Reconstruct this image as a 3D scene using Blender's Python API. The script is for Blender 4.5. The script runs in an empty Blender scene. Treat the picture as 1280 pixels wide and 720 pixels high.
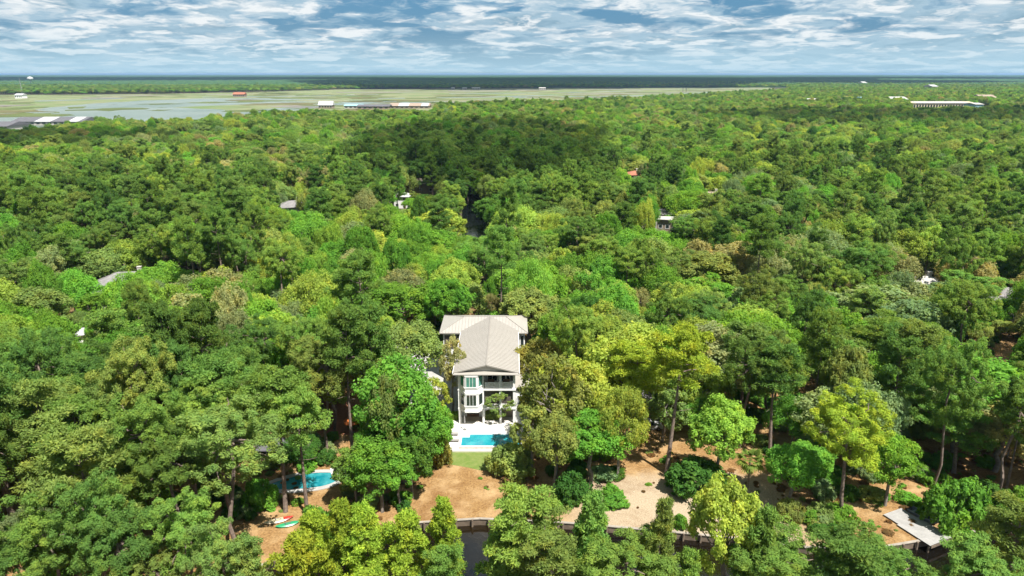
import bpy, math, random
import numpy as np
from mathutils import Vector, Matrix

R = math.radians
rng = np.random.default_rng(7)
random.seed(7)
SC = bpy.context.scene
COL = SC.collection

# ---------------------------------------------------------------- camera, sky, sun, exposure
CAM_H, PITCH, FOC = 60.0, 17.2, 865.0            # metres, degrees below level, focal length for a 1280 px wide frame
cam_data = bpy.data.cameras.new('camera')
cam_data.sensor_width = 36.0
cam_data.lens = 36.0 * FOC / 1280.0
cam_data.clip_start = 0.5
cam_data.clip_end = 200000.0
cam = bpy.data.objects.new('camera', cam_data)
cam.location = (0, 0, CAM_H)
cam.rotation_euler = (R(90 - PITCH), 0, 0)
COL.objects.link(cam)
SC.camera = cam

SUN_EL, SUN_AZ = 61.0, 140.0                     # azimuth clockwise from +Y: behind the viewer's right shoulder
SUN_DIR = Vector((math.sin(R(SUN_AZ)) * math.cos(R(SUN_EL)), math.cos(R(SUN_AZ)) * math.cos(R(SUN_EL)), math.sin(R(SUN_EL))))
sun_data = bpy.data.lights.new('sun', 'SUN')
sun_data.energy = 3.3
sun_data.angle = R(0.5)
sun_data.color = (1.0, 0.96, 0.90)
sun = bpy.data.objects.new('sun', sun_data)
sun.rotation_euler = SUN_DIR.to_track_quat('Z', 'Y').to_euler()
sun.location = (0, 0, 300)
COL.objects.link(sun)

SC.view_settings.view_transform = 'Standard'
SC.view_settings.look = 'None'
SC.view_settings.exposure = 1.85
SC.view_settings.gamma = 1.0


class NT:
    """tiny node tree helper"""
    def __init__(s, tree):
        s.t = tree
        s.n = tree.nodes
        s.l = tree.links

    def node(s, typ, **kw):
        n = s.n.new(typ)
        for k, v in kw.items():
            setattr(n, k, v)
        return n

    def put(s, sock, v):
        if isinstance(v, bpy.types.NodeSocket):
            s.l.new(v, sock)
        elif v is not None:
            if isinstance(v, (tuple, list)) and len(v) == 3 and sock.type == 'RGBA':
                v = (*v, 1)
            sock.default_value = v

    def math(s, op, a, b=None, c=None, clamp=False):
        n = s.node('ShaderNodeMath', operation=op, use_clamp=clamp)
        s.put(n.inputs[0], a)
        if b is not None: s.put(n.inputs[1], b)
        if c is not None: s.put(n.inputs[2], c)
        return n.outputs[0]

    def mix(s, f, a, b, blend='MIX'):
        n = s.node('ShaderNodeMix', data_type='RGBA', blend_type=blend)
        s.put(n.inputs[0], f); s.put(n.inputs[6], a); s.put(n.inputs[7], b)
        return n.outputs[2]

    def noise(s, vec, scale, detail=3, rough=0.55, dist=0.0):
        n = s.node('ShaderNodeTexNoise')
        if vec is not None: s.put(n.inputs['Vector'], vec)
        n.inputs['Scale'].default_value = scale
        n.inputs['Detail'].default_value = detail
        n.inputs['Roughness'].default_value = rough
        n.inputs['Distortion'].default_value = dist
        return n.outputs['Fac']

    def ramp(s, f, lo, hi, a=0.0, b=1.0, smooth=True):
        n = s.node('ShaderNodeMapRange', interpolation_type='SMOOTHSTEP' if smooth else 'LINEAR')
        s.put(n.inputs[0], f)
        n.inputs[1].default_value = lo; n.inputs[2].default_value = hi
        n.inputs[3].default_value = a; n.inputs[4].default_value = b
        return n.outputs[0]


def build_world():
    w = bpy.data.worlds.new('World')
    SC.world = w
    w.use_nodes = True
    T = NT(w.node_tree)
    T.n.clear()
    out = T.node('ShaderNodeOutputWorld')
    bg = T.node('ShaderNodeBackground')
    bg.inputs['Strength'].default_value = 0.1
    T.l.new(bg.outputs[0], out.inputs[0])
    sky = T.node('ShaderNodeTexSky', sky_type='NISHITA')
    sky.sun_disc = False
    sky.sun_elevation = R(SUN_EL)
    sky.sun_rotation = R(SUN_AZ)
    sky.air_density = 1.0
    sky.dust_density = 0.6
    tc = T.node('ShaderNodeTexCoord')
    sep = T.node('ShaderNodeSeparateXYZ')
    T.l.new(tc.outputs['Generated'], sep.inputs[0])
    x, y, z = sep.outputs
    zz = T.math('MAXIMUM', z, 0.0)
    # a broken deck of cumulus: rows close up towards the horizon, but the puffs keep some height there
    den = T.math('ADD', zz, 0.085)
    hor = T.math('SQRT', T.math('ADD', T.math('MULTIPLY', x, x), T.math('ADD', T.math('MULTIPLY', y, y), 1e-5)))
    wide = T.math('DIVIDE', 2.0, T.math('ADD', zz, 0.22))
    def deck(dx, dy, sq=1.0, lift=0.0):
        c = T.node('ShaderNodeCombineXYZ')
        dd = T.math('ADD', den, lift) if lift else den
        T.l.new(T.math('ADD', T.math('MULTIPLY', T.math('DIVIDE', x, hor), wide), dx), c.inputs[0])
        T.l.new(T.math('ADD', T.math('MULTIPLY', T.math('DIVIDE', y, hor), wide), dy), c.inputs[1])
        T.l.new(T.math('DIVIDE', sq, dd), c.inputs[2])
        return c.outputs[0]
    # puffs: the lookup is pushed about by a soft noise so that outlines curl instead of running in bands
    p0 = deck(3.1, 1.7, 0.42)
    wn = T.node('ShaderNodeTexNoise'); wn.inputs['Scale'].default_value = 2.2; wn.inputs['Detail'].default_value = 3
    T.l.new(p0, wn.inputs['Vector'])
    def warped(v, amt):
        sb = T.node('ShaderNodeVectorMath', operation='SUBTRACT'); T.l.new(wn.outputs['Color'], sb.inputs[0]); sb.inputs[1].default_value = (.5, .5, .5)
        m = T.node('ShaderNodeVectorMath', operation='MULTIPLY_ADD'); T.l.new(sb.outputs[0], m.inputs[0]); m.inputs[1].default_value = (amt, amt, amt); T.l.new(v, m.inputs[2])
        return m.outputs[0]
    p = warped(p0, .55)
    big = T.noise(p, 0.62, 2, 0.5)
    mid = T.noise(p, 1.7, 6, 0.58)
    pf = warped(deck(8.0, 5.0, 0.46), .5)
    fine = T.noise(pf, 2.7, 6, 0.53)
    dens = T.math('ADD', T.math('ADD', T.math('MULTIPLY', big, 0.50), T.math('MULTIPLY', mid, 0.55)), T.math('MULTIPLY', fine, 0.20))
    cover = T.ramp(dens, 0.510, 0.620)
    lower = T.noise(warped(deck(8.0, 5.0, 0.46, 0.006), .5), 2.7, 6, 0.53)
    lit = T.math('ADD', T.ramp(fine, 0.38, 0.66, 0, .75), T.ramp(T.math('SUBTRACT', fine, lower), -0.06, 0.10, -.2, .5))
    lit = T.math('MULTIPLY', lit, T.ramp(mid, 0.36, 0.56, 0.5, 1.0), clamp=True)
    depth = T.ramp(dens, 0.58, 0.76)
    shade = T.mix(depth, (1.20, 1.68, 2.02), (.64, 1.10, 1.45))
    cloud = T.mix(lit, shade, (2.45, 2.58, 2.64))
    blue = T.mix(0.92, sky.outputs[0], (0.05, 0.50, 1.02))
    base = T.mix(cover, blue, cloud)
    hz = T.ramp(z, 0.0, 0.060, 0.80, 0.0)
    base = T.mix(hz, base, (1.30, 1.95, 2.32))
    T.l.new(base, bg.inputs['Color'])


build_world()

# ---------------------------------------------------------------- geometry helpers
def ray(px, py):
    a, b = (px - 640) / FOC, (360 - py) / FOC
    cp, sp = math.cos(R(PITCH)), math.sin(R(PITCH))
    return Vector((a, cp + b * sp, -sp + b * cp))

def gp(px, py, z=0.0):
    d = ray(px, py)
    t = (z - CAM_H) / d.z
    return Vector((d.x * t, d.y * t, z))

def project(x, y, z):
    cp, sp = math.cos(R(PITCH)), math.sin(R(PITCH))
    dz = z - CAM_H
    depth = y * cp - dz * sp
    up = y * sp + dz * cp
    return 640 + FOC * x / depth, 360 - FOC * up / depth, depth


def vnoise(x, y, seed=0):
    x = np.asarray(x, float); y = np.asarray(y, float)
    xi = np.floor(x).astype(np.int64); yi = np.floor(y).astype(np.int64)
    fx = x - xi; fy = y - yi
    fx = fx * fx * (3 - 2 * fx); fy = fy * fy * (3 - 2 * fy)
    def h(a, b):
        n = (a * 374761393 + b * 668265263 + seed * 1442695041) & 0xffffffff
        n = ((n ^ (n >> 13)) * 1274126177) & 0xffffffff
        return ((n ^ (n >> 16)) & 0xffff) / 65535.0
    return (h(xi, yi) * (1 - fx) + h(xi + 1, yi) * fx) * (1 - fy) + (h(xi, yi + 1) * (1 - fx) + h(xi + 1, yi + 1) * fx) * fy

def fbm(x, y, seed=0, oct=4):
    v, a, t = 0, 1.0, 0
    for i in range(oct):
        v = v + a * vnoise(np.asarray(x) * 2 ** i, np.asarray(y) * 2 ** i, seed + i)
        t += a; a *= 0.5
    return v / t


def raw_mesh(name, V, F, mats=(), fmat=None, smooth=False):
    """V (n,3) array, F (m,k) array of equal-sized faces"""
    V = np.asarray(V, np.float32); F = np.asarray(F, np.int32)
    me = bpy.data.meshes.new(name)
    me.vertices.add(len(V)); me.vertices.foreach_set('co', V.ravel())
    k = F.shape[1]
    me.loops.add(F.size); me.loops.foreach_set('vertex_index', F.ravel())
    me.polygons.add(len(F))
    me.polygons.foreach_set('loop_start', np.arange(0, F.size, k, dtype=np.int32))
    for m in mats: me.materials.append(m)
    if fmat is not None: me.polygons.foreach_set('material_index', np.asarray(fmat, np.int32))
    if smooth: me.polygons.foreach_set('use_smooth', np.ones(len(F), bool))
    me.update(calc_edges=True)
    return me


class MB:
    """collects simple solids into one mesh"""
    def __init__(s):
        s.v = []; s.f = []; s.m = []

    def add(s, verts, faces, m=0):
        o = len(s.v)
        s.v += [tuple(v) for v in verts]
        s.f += [tuple(i + o for i in f) for f in faces]
        s.m += [m] * len(faces)
        return s

    def box(s, x0, x1, y0, y1, z0, z1, m=0):
        v = [(x0, y0, z0), (x1, y0, z0), (x1, y1, z0), (x0, y1, z0), (x0, y0, z1), (x1, y0, z1), (x1, y1, z1), (x0, y1, z1)]
        return s.add(v, [(0, 3, 2, 1), (4, 5, 6, 7), (0, 1, 5, 4), (1, 2, 6, 5), (2, 3, 7, 6), (3, 0, 4, 7)], m)

    def prism(s, pts, z0, z1, m=0):
        n = len(pts)
        v = [(p[0], p[1], z0) for p in pts] + [(p[0], p[1], z1) for p in pts]
        f = [tuple(range(n))[::-1], tuple(range(n, 2 * n))] + [(i, (i + 1) % n, n + (i + 1) % n, n + i) for i in range(n)]
        return s.add(v, f, m)

    def slab(s, quad, t, m=0):
        """a plate: quad corner points (3-D) given thickness t downward"""
        n = len(quad)
        v = [tuple(q) for q in quad] + [(q[0], q[1], q[2] - t) for q in quad]
        f = [tuple(range(n)), tuple(range(n, 2 * n))[::-1]] + [((i + 1) % n, i, n + i, n + (i + 1) % n) for i in range(n)]
        return s.add(v, f, m)

    def tube(s, pts, rad, seg=6, m=0, cap=True):
        pts = [Vector(p) for p in pts]
        if not isinstance(rad, (list, tuple)): rad = [rad] * len(pts)
        vs = []; fs = []
        for i, p in enumerate(pts):
            d = (pts[min(i + 1, len(pts) - 1)] - pts[max(i - 1, 0)]).normalized()
            u = d.cross(Vector((0, 0, 1)) if abs(d.z) < 0.9 else Vector((1, 0, 0))).normalized()
            w = d.cross(u)
            for k in range(seg):
                a = 2 * math.pi * k / seg
                vs.append(p + (u * math.cos(a) + w * math.sin(a)) * rad[i])
        for i in range(len(pts) - 1):
            for k in range(seg):
                a, b = i * seg + k, i * seg + (k + 1) % seg
                fs.append((a, b, b + seg, a + seg))
        if cap:
            fs.append(tuple(range(seg))[::-1]); fs.append(tuple(range((len(pts) - 1) * seg, len(pts) * seg)))
        return s.add(vs, fs, m)

    def lathe(s, prof, cx=0, cy=0, seg=16, m=0):
        vs = []; fs = []
        for r, z in prof:
            for k in range(seg):
                a = 2 * math.pi * k / seg
                vs.append((cx + r * math.cos(a), cy + r * math.sin(a), z))
        for i in range(len(prof) - 1):
            for k in range(seg):
                a, b = i * seg + k, i * seg + (k + 1) % seg
                fs.append((a, b, b + seg, a + seg))
        fs.append(tuple(range(seg))[::-1]); fs.append(tuple(range((len(prof) - 1) * seg, len(prof) * seg)))
        return s.add(vs, fs, m)

    def mesh(s, name, mats):
        me = bpy.data.meshes.new(name)
        me.from_pydata(s.v, [], s.f)
        for m in (mats if isinstance(mats, (list, tuple)) else [mats]): me.materials.append(m)
        me.polygons.foreach_set('material_index', s.m)
        me.update()
        return me


def link(name, me, parent=None, loc=None, rz=0.0, scale=None):
    o = bpy.data.objects.new(name, me)
    COL.objects.link(o)
    if parent is not None: o.parent = parent
    if loc is not None: o.location = loc
    if rz: o.rotation_euler = (0, 0, rz)
    if scale is not None: o.scale = scale
    return o

def part(name, mb, mats, parent, label=None, **kw):
    o = link(name, mb.mesh(name, mats), parent, **kw)
    if label: o['label'] = label
    return o

def tag(o, label, cat, group=None):
    o['label'] = label; o['category'] = cat
    if group: o['group'] = group
    return o

def thing(name, label, cat, loc=(0, 0, 0), rz=0.0, group=None):
    return tag(link(name, None, None, loc, rz), label, cat, group)

def struct(name, me, loc=None):
    o = link(name, me, None, loc)
    o['kind'] = 'structure'
    return o

# ---------------------------------------------------------------- materials
AS_IS = {'dark_interior', 'porch_screen', 'window_glass', 'green_reflection_glass', 'distant_canopy', 'cloud', 'pine_bark', 'grey_bark', 'palm_bark', 'tyre_rubber', 'bulkhead_timber', 'boat_inside'}
DIM = dict(white_paint=.85, cream_trim=.72, white_metal_roof=.46, pale_paving=.72, weathered_wood=.50, orange_canvas=.85, marsh_grass=.60, metal_roof=.62, roof_seam=.62, grey_shingle_roof=.80)

def mat(name, col, rough=0.7, var=0.0, scale=1.0, col2=None, bump=0.0, bscale=None, metal=0.0, spec=0.3, detail=4, space='Object'):
    m = bpy.data.materials.new(name)
    m.use_nodes = True
    T = NT(m.node_tree)
    b = T.n['Principled BSDF']
    b.inputs['Roughness'].default_value = rough
    b.inputs['Metallic'].default_value = metal
    b.inputs['Specular IOR Level'].default_value = spec
    tc = T.node('ShaderNodeTexCoord')
    geo = T.node('ShaderNodeNewGeometry')
    vec = tc.outputs['Object'] if space == 'Object' else geo.outputs['Position']
    if name not in AS_IS:
        col = tuple(c * DIM.get(name, .58) for c in col)
        col2 = None if col2 is None else tuple(c * DIM.get(name, .58) for c in col2)
    if col2 is None:
        col2 = tuple(c * (1 - var) for c in col)
    n = T.noise(vec, scale, detail, 0.6)
    T.l.new(T.mix(T.ramp(n, 0.3, 0.7), col, col2), b.inputs['Base Color'])
    if bump:
        bn = T.node('ShaderNodeBump')
        bn.inputs['Strength'].default_value = bump
        bn.inputs['Distance'].default_value = 0.05
        T.l.new(T.noise(vec, bscale or scale * 4, 4), bn.inputs['Height'])
        T.l.new(bn.outputs[0], b.inputs['Normal'])
    return m


def leaf_material(name, trans=0.35, hue=0.35):
    m = bpy.data.materials.new(name)
    m.use_nodes = True
    T = NT(m.node_tree)
    T.n.clear()
    out = T.node('ShaderNodeOutputMaterial')
    tint = T.node('ShaderNodeAttribute', attribute_type='INSTANCER', attribute_name='tint')
    var = T.node('ShaderNodeAttribute', attribute_type='GEOMETRY', attribute_name='var')
    v = var.outputs['Fac']
    # single leaf sprays differ a little in lightness and in how yellow they are
    k = T.ramp(v, 0.0, 1.0, 0.72, 1.28, smooth=False)
    c = T.mix(1.0, tint.outputs['Color'], k, 'MULTIPLY')
    yel = T.mix(1.0, c, (1.35, 1.05, 0.7), 'MULTIPLY')
    c = T.mix(T.math('MULTIPLY', T.ramp(v, 0.45, 1.0), hue), c, yel)
    tc = T.node('ShaderNodeTexCoord')
    blot = T.noise(tc.outputs['Object'], 0.42, 2, 0.6)
    c = T.mix(T.ramp(blot, 0.50, 0.72, 0, .75), c, T.mix(1.0, c, (1.34, 1.06, 0.80), 'MULTIPLY'))
    c = T.mix(T.ramp(blot, 0.50, 0.28, 0, .75), c, T.mix(1.0, c, (0.80, 0.94, 0.95), 'MULTIPLY'))
    d = T.node('ShaderNodeBsdfDiffuse')
    T.put(d.inputs[0], c)
    tr = T.node('ShaderNodeBsdfTranslucent')
    T.put(tr.inputs[0], T.mix(1.0, c, (1.15, 1.1, 0.55), 'MULTIPLY'))
    mx = T.node('ShaderNodeMixShader')
    mx.inputs[0].default_value = trans
    T.l.new(d.outputs[0], mx.inputs[1]); T.l.new(tr.outputs[0], mx.inputs[2])
    T.l.new(mx.outputs[0], out.inputs[0])
    return m


def ground_material():
    m = bpy.data.materials.new('pine_straw_ground')
    m.use_nodes = True
    T = NT(m.node_tree)
    b = T.n['Principled BSDF']
    b.inputs['Roughness'].default_value = 0.95
    b.inputs['Specular IOR Level'].default_value = 0.05
    pos = T.node('ShaderNodeNewGeometry').outputs['Position']
    straw = T.mix(T.ramp(T.noise(pos, 3.2, 6, 0.75), 0.32, 0.68), (0.125, 0.068, 0.028), (0.285, 0.172, 0.070))
    straw = T.mix(T.ramp(T.noise(pos, 0.25, 5, 0.65), 0.42, 0.72), straw, (0.325, 0.220, 0.110))
    sand = T.mix(T.ramp(T.noise(pos, 4.5, 5, 0.8), 0.3, 0.7), (0.22, 0.165, 0.105), (0.37, 0.30, 0.21))
    sep = T.node('ShaderNodeSeparateXYZ'); T.l.new(pos, sep.inputs[0])
    # the shoreline strip right of the lawn is paler, trodden and sandy
    sx = T.math('MULTIPLY', T.ramp(sep.outputs[0], 3, 14), T.ramp(sep.outputs[0], 34, 46, 1, 0))
    sy = T.ramp(T.math('ADD', sep.outputs[1], T.math('MULTIPLY', T.noise(pos, 0.3, 3), 8)), 96, 101, 1, 0)
    c = T.mix(T.math('MULTIPLY', sx, sy), straw, sand)
    drift = T.ramp(T.noise(pos, 0.11, 6, 0.7, 1.2), 0.48, 0.66)
    c = T.mix(T.math('MULTIPLY', drift, .55), c, T.mix(1.0, c, (0.62, 0.52, 0.45), 'MULTIPLY'))
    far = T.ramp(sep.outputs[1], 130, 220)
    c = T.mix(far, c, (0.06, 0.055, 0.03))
    T.l.new(c, b.inputs['Base Color'])
    bn = T.node('ShaderNodeBump'); bn.inputs['Strength'].default_value = 0.6; bn.inputs['Distance'].default_value = 0.15
    T.l.new(T.noise(pos, 2.5, 6, 0.7), bn.inputs['Height']); T.l.new(bn.outputs[0], b.inputs['Normal'])
    return m


def water_material(name, col, rough, wave_scale, strength, spec=0.5, col2=None, cscale=0.05):
    m = bpy.data.materials.new(name)
    m.use_nodes = True
    T = NT(m.node_tree)
    b = T.n['Principled BSDF']
    pos = T.node('ShaderNodeNewGeometry').outputs['Position']
    b.inputs['Roughness'].default_value = rough
    b.inputs['Specular IOR Level'].default_value = spec
    c = T.mix(T.ramp(T.noise(pos, cscale, 4), 0.35, 0.7), col, col2 or col)
    T.l.new(c, b.inputs['Base Color'])
    bn = T.node('ShaderNodeBump'); bn.inputs['Strength'].default_value = strength; bn.inputs['Distance'].default_value = 0.05
    T.l.new(T.noise(pos, wave_scale, 4, 0.6, 0.6), bn.inputs['Height']); T.l.new(bn.outputs[0], b.inputs['Normal'])
    return m


M = {}
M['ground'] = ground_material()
M['leaf'] = leaf_material('foliage', 0.54)
M['needle'] = leaf_material('pine_needles', 0.52, 0.5)
M['bark'] = mat('pine_bark', (0.20, 0.15, 0.12), 0.9, 0.5, 2.5, bump=0.5)
M['oakbark'] = mat('grey_bark', (0.22, 0.19, 0.16), 0.9, 0.45, 2.0, bump=0.5)
M['palmbark'] = mat('palm_bark', (0.20, 0.15, 0.10), 0.9, 0.5, 4.0, bump=0.6)
M['lagoon'] = water_material('lagoon_water', (0.004, 0.0034, 0.0026), 0.06, 0.9, 0.25, 0.5, (0.010, 0.0065, 0.0028), 0.08)
M['canal'] = water_material('canal_water', (0.004, 0.005, 0.006), 0.12, 0.6, 0.2, 0.2)
M['river'] = water_material('tidal_water', (0.12, 0.15, 0.125), 0.32, 0.05, 0.3, 0.35, (0.075, 0.11, 0.085), 0.006)
M['pool'] = water_material('pool_water', (0.006, 0.17, 0.215), 0.05, 1.3, 0.35, 0.45, (0.022, 0.245, 0.265), 0.6)
M['pool2'] = water_material('second_pool_water', (0.004, 0.13, 0.16), 0.05, 1.3, 0.35, 0.45, (0.04, 0.225, 0.24), 0.9)
M['marsh'] = mat('marsh_grass', (0.16, 0.23, 0.085), 0.95, 0, 0.008, (0.30, 0.29, 0.17), detail=8, space='World', spec=0.05)
M['islet'] = mat('marsh_islet_grass', (0.16, 0.20, 0.07), 0.95, 0.3, 0.01, space='World', spec=0.05)
M['marsh2'] = mat('marsh_dry_grass', (0.20, 0.185, 0.085), 0.95, 0.3, 0.01, space='World', spec=0.05)
M['mud'] = mat('tidal_mud', (0.26, 0.23, 0.19), 0.6, 0.3, 0.01, space='World')
M['lawn'] = mat('lawn_grass', (0.16, 0.24, 0.05), 0.95, 0, 0.9, (0.25, 0.29, 0.09), 0.4, 14, detail=8, spec=0.05)
M['white'] = mat('white_paint', (0.80, 0.79, 0.76), 0.5, 0.06, 0.7)
M['trim'] = mat('cream_trim', (0.74, 0.70, 0.63), 0.55, 0.08, 0.8)
M['patio'] = mat('pale_paving', (0.76, 0.72, 0.66), 0.8, 0.12, 0.6, bump=0.1)
M['drive'] = mat('concrete_drive', (0.58, 0.56, 0.52), 0.9, 0.25, 0.5, bump=0.2)
M['coping'] = mat('pool_coping', (0.55, 0.47, 0.40), 0.7, 0.3, 1.5)
M['roof'] = mat('metal_roof', (0.46, 0.425, 0.375), 0.45, 0.08, 0.35, spec=0.5)
M['seam'] = mat('roof_seam', (0.36, 0.325, 0.285), 0.5, 0.1, 0.5)
M['dark'] = mat('dark_interior', (0.05, 0.042, 0.035), 0.9, 0.4, 1.0)
M['screen'] = mat('porch_screen', (0.10, 0.085, 0.07), 0.8, 0.3, 0.8)
M['glass'] = mat('window_glass', (0.02, 0.03, 0.03), 0.05, 0.2, 1.0, spec=0.9)
M['glass_reflect'] = mat('green_reflection_glass', (0.05, 0.22, 0.17), 0.08, 0.3, 2.0, spec=0.8)  # teal-green reflection of the upper bay panes is put into the base colour
M['door'] = mat('brown_door', (0.28, 0.17, 0.10), 0.6, 0.25, 2.0)
M['beige'] = mat('beige_stone', (0.52, 0.44, 0.34), 0.9, 0.2, 1.4, bump=0.3)
M['greyroof'] = mat('grey_shingle_roof', (0.24, 0.225, 0.22), 0.9, 0.3, 0.9, bump=0.4)
M['palewall'] = mat('pale_stucco', (0.62, 0.58, 0.52), 0.9, 0.12, 0.8)
M['tanwall'] = mat('tan_stucco', (0.45, 0.36, 0.26), 0.9, 0.2, 0.8)
M['paleroof'] = mat('pale_roof', (0.60, 0.57, 0.52), 0.8, 0.15, 0.6)
M['whiteroof'] = mat('white_metal_roof', (0.80, 0.80, 0.79), 0.6, 0.05, 0.2)
M['tanroof'] = mat('tan_roof', (0.46, 0.35, 0.27), 0.9, 0.2, 0.3)
M['redroof'] = mat('orange_tile_roof', (0.52, 0.20, 0.12), 0.9, 0.25, 0.3)
M['darkroof'] = mat('slate_roof', (0.17, 0.165, 0.18), 0.85, 0.2, 0.2)
M['cream'] = mat('cream_render', (0.70, 0.60, 0.40), 0.9, 0.1, 0.2)
M['teal'] = mat('pale_blue_render', (0.36, 0.60, 0.66), 0.9, 0.1, 0.2)
M['brick'] = mat('terracotta_paving', (0.46, 0.20, 0.11), 0.9, 0.3, 2.0)
M['orange'] = mat('orange_canvas', (0.62, 0.17, 0.04), 0.8, 0.25, 1.5)
M['weather'] = mat('weathered_wood', (0.56, 0.54, 0.51), 0.9, 0.2, 0.8, bump=0.2)
M['bulk'] = mat('bulkhead_timber', (0.16, 0.12, 0.085), 0.9, 0.4, 1.2, bump=0.3)
M['cap'] = mat('bulkhead_cap', (0.46, 0.40, 0.33), 0.9, 0.25, 1.0)
M['alu'] = mat('dull_aluminium', (0.26, 0.29, 0.32), 0.5, 0.2, 1.5, metal=0.2)
M['aludark'] = mat('boat_inside', (0.10, 0.115, 0.13), 0.6, 0.3, 1.5)
M['kred'] = mat('kayak_red', (0.62, 0.05, 0.03), 0.35, 0.1, 1.0, spec=0.5)
M['kpale'] = mat('kayak_pale_yellow', (0.75, 0.62, 0.38), 0.4, 0.15, 1.0, spec=0.5)
M['kgreen'] = mat('kayak_green', (0.03, 0.38, 0.16), 0.35, 0.1, 1.0, spec=0.5)
M['carpaint'] = mat('silver_car_paint', (0.62, 0.62, 0.60), 0.3, 0.04, 1.0, spec=0.6, metal=0.2)
M['tyre'] = mat('tyre_rubber', (0.02, 0.02, 0.02), 0.8, 0.2, 3.0)
M['rim'] = mat('wheel_rim', (0.45, 0.45, 0.45), 0.35, 0.1, 3.0, metal=0.7)
M['lamp'] = mat('headlight_glass', (0.75, 0.75, 0.72), 0.1, 0.05, 3.0, spec=0.8)
M['tail'] = mat('tail_light', (0.35, 0.02, 0.02), 0.2, 0.1, 3.0)
M['greyfab'] = mat('grey_cushion', (0.42, 0.40, 0.37), 0.9, 0.1, 2.0)
M['steel'] = mat('steel', (0.45, 0.45, 0.45), 0.4, 0.1, 2.0, metal=0.6)
M['path'] = mat('grey_stone_path', (0.36, 0.35, 0.33), 0.9, 0.3, 1.8, bump=0.3)
M['cloud'] = None

# ---------------------------------------------------------------- setting: ground, lagoon, lawn, river, marsh
SHORE_PX = [(-260, 760), (150, 752), (330, 705), (418, 668), (520, 653), (600, 648), (690, 652), (745, 656), (800, 661), (865, 667), (930, 674), (1010, 684), (1100, 684), (1170, 672), (1215, 664), (1290, 651), (1400, 640), (1700, 628)]
SHORE = [gp(*p) for p in SHORE_PX]

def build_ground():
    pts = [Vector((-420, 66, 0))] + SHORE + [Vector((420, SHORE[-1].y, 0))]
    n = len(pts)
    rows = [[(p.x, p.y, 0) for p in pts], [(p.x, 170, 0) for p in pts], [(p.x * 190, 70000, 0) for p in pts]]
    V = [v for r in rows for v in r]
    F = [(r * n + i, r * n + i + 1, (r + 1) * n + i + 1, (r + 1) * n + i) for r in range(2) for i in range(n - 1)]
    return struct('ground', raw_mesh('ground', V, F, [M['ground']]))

build_ground()
WATER_Z = -1.0
struct('lagoon_water', raw_mesh('lagoon_water', [(-450, 20, WATER_Z), (450, 20, WATER_Z), (450, 128, WATER_Z), (-450, 128, WATER_Z)], [(0, 1, 2, 3)], [M['lagoon']]))
struct('near_bank', raw_mesh('near_bank', [(-450, -200, 0.01), (450, -200, 0.01), (450, 67.5, 0.01), (60, 67.0, 0.01), (0, 68.0, 0.01), (-60, 66.0, 0.01), (-450, 63, 0.01), (-450, 62.9, -1.6), (-60, 65.9, -1.6), (0, 67.9, -1.6), (60, 66.9, -1.6), (450, 67.4, -1.6)],
    [(0, 1, 4, 6), (1, 2, 3, 4), (6, 4, 5, 6), (6, 5, 8, 7), (5, 4, 9, 8), (4, 3, 10, 9), (3, 2, 11, 10)], [M['ground']]))

def sheet(name, pts, z, m, thick=0.0):
    """flat polygon"""
    if thick:
        return struct(name, MB().prism(pts, z - thick, z).mesh(name, [m]))
    return struct(name, MB().add([(p[0], p[1], z) for p in pts], [tuple(range(len(pts)))]).mesh(name, [m]))

def wob(poly, amp, seg, seed):
    """outline given in pixels of the photograph -> ground outline with an uneven edge"""
    r = random.Random(seed); out = []
    for (a, b) in zip(poly, poly[1:] + poly[:1]):
        for k in range(seg):
            t = k / seg
            e = 0 if k == 0 else 1
            out.append((a[0] + (b[0] - a[0]) * t, a[1] + (b[1] - a[1]) * t + e * r.uniform(-amp, amp)))
    return [gp(*p) for p in out]

sheet('marsh', wob([(-300, 168), (300, 168), (640, 150), (900, 131), (1010, 122), (960, 109.2), (640, 110.5), (420, 111.6), (330, 114.5), (200, 117.5), (-300, 121.0)], 0.25, 8, 3), 0.05, M['marsh'])
sheet('tidal_river', wob([(-300, 147), (-60, 146), (20, 141), (60, 134.5), (110, 130), (180, 125.5), (245, 123.2), (330, 122.8), (400, 124.6), (500, 126.2), (560, 126.8), (575, 127.6), (520, 128.8), (470, 129.6), (430, 131), (330, 143), (250, 152), (60, 166), (-300, 175)], 0.35, 7, 4), 0.12, M['river'])
for k, poly in enumerate([
        [(-60, 137.6), (20, 134.6), (62, 133.6), (30, 136.6), (-40, 141)], [(84, 133.9), (108, 133.2), (104, 135.6), (86, 136.2)],
        [(-40, 146.2), (30, 140.6), (44, 141.4), (-20, 147.6)], [(62, 140.9), (74, 140.3), (75, 141.6), (62, 142)],
        [(225, 128.6), (262, 127.4), (300, 127.6), (262, 129.4)], [(330, 129.2), (420, 127.4), (430, 129.0), (350, 131.0)],
        [(215, 134.4), (330, 129.6), (420, 131.0), (300, 138.0)], [(300, 125.2), (430, 125.4), (480, 127.2), (340, 126.6)]]):
    o = sheet('marsh_islet', wob(poly, 0.25, 5, 20 + k), 0.18, M['islet'] if k < 5 else M['marsh'])
for k, poly in enumerate([[(560, 112.6), (760, 111.6), (950, 110.6), (955, 111.0), (760, 112.4), (560, 113.4)], [(420, 115.2), (640, 114.2), (640, 114.8), (420, 116.1)], [(700, 117.5), (860, 115.4), (865, 116.0), (710, 118.4)], [(120, 119.6), (300, 117.6), (300, 118.2), (120, 120.3)]]):
    sheet('mud_flat', wob(poly, 0.12, 6, 40 + k), 0.16, M['mud'])
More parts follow.
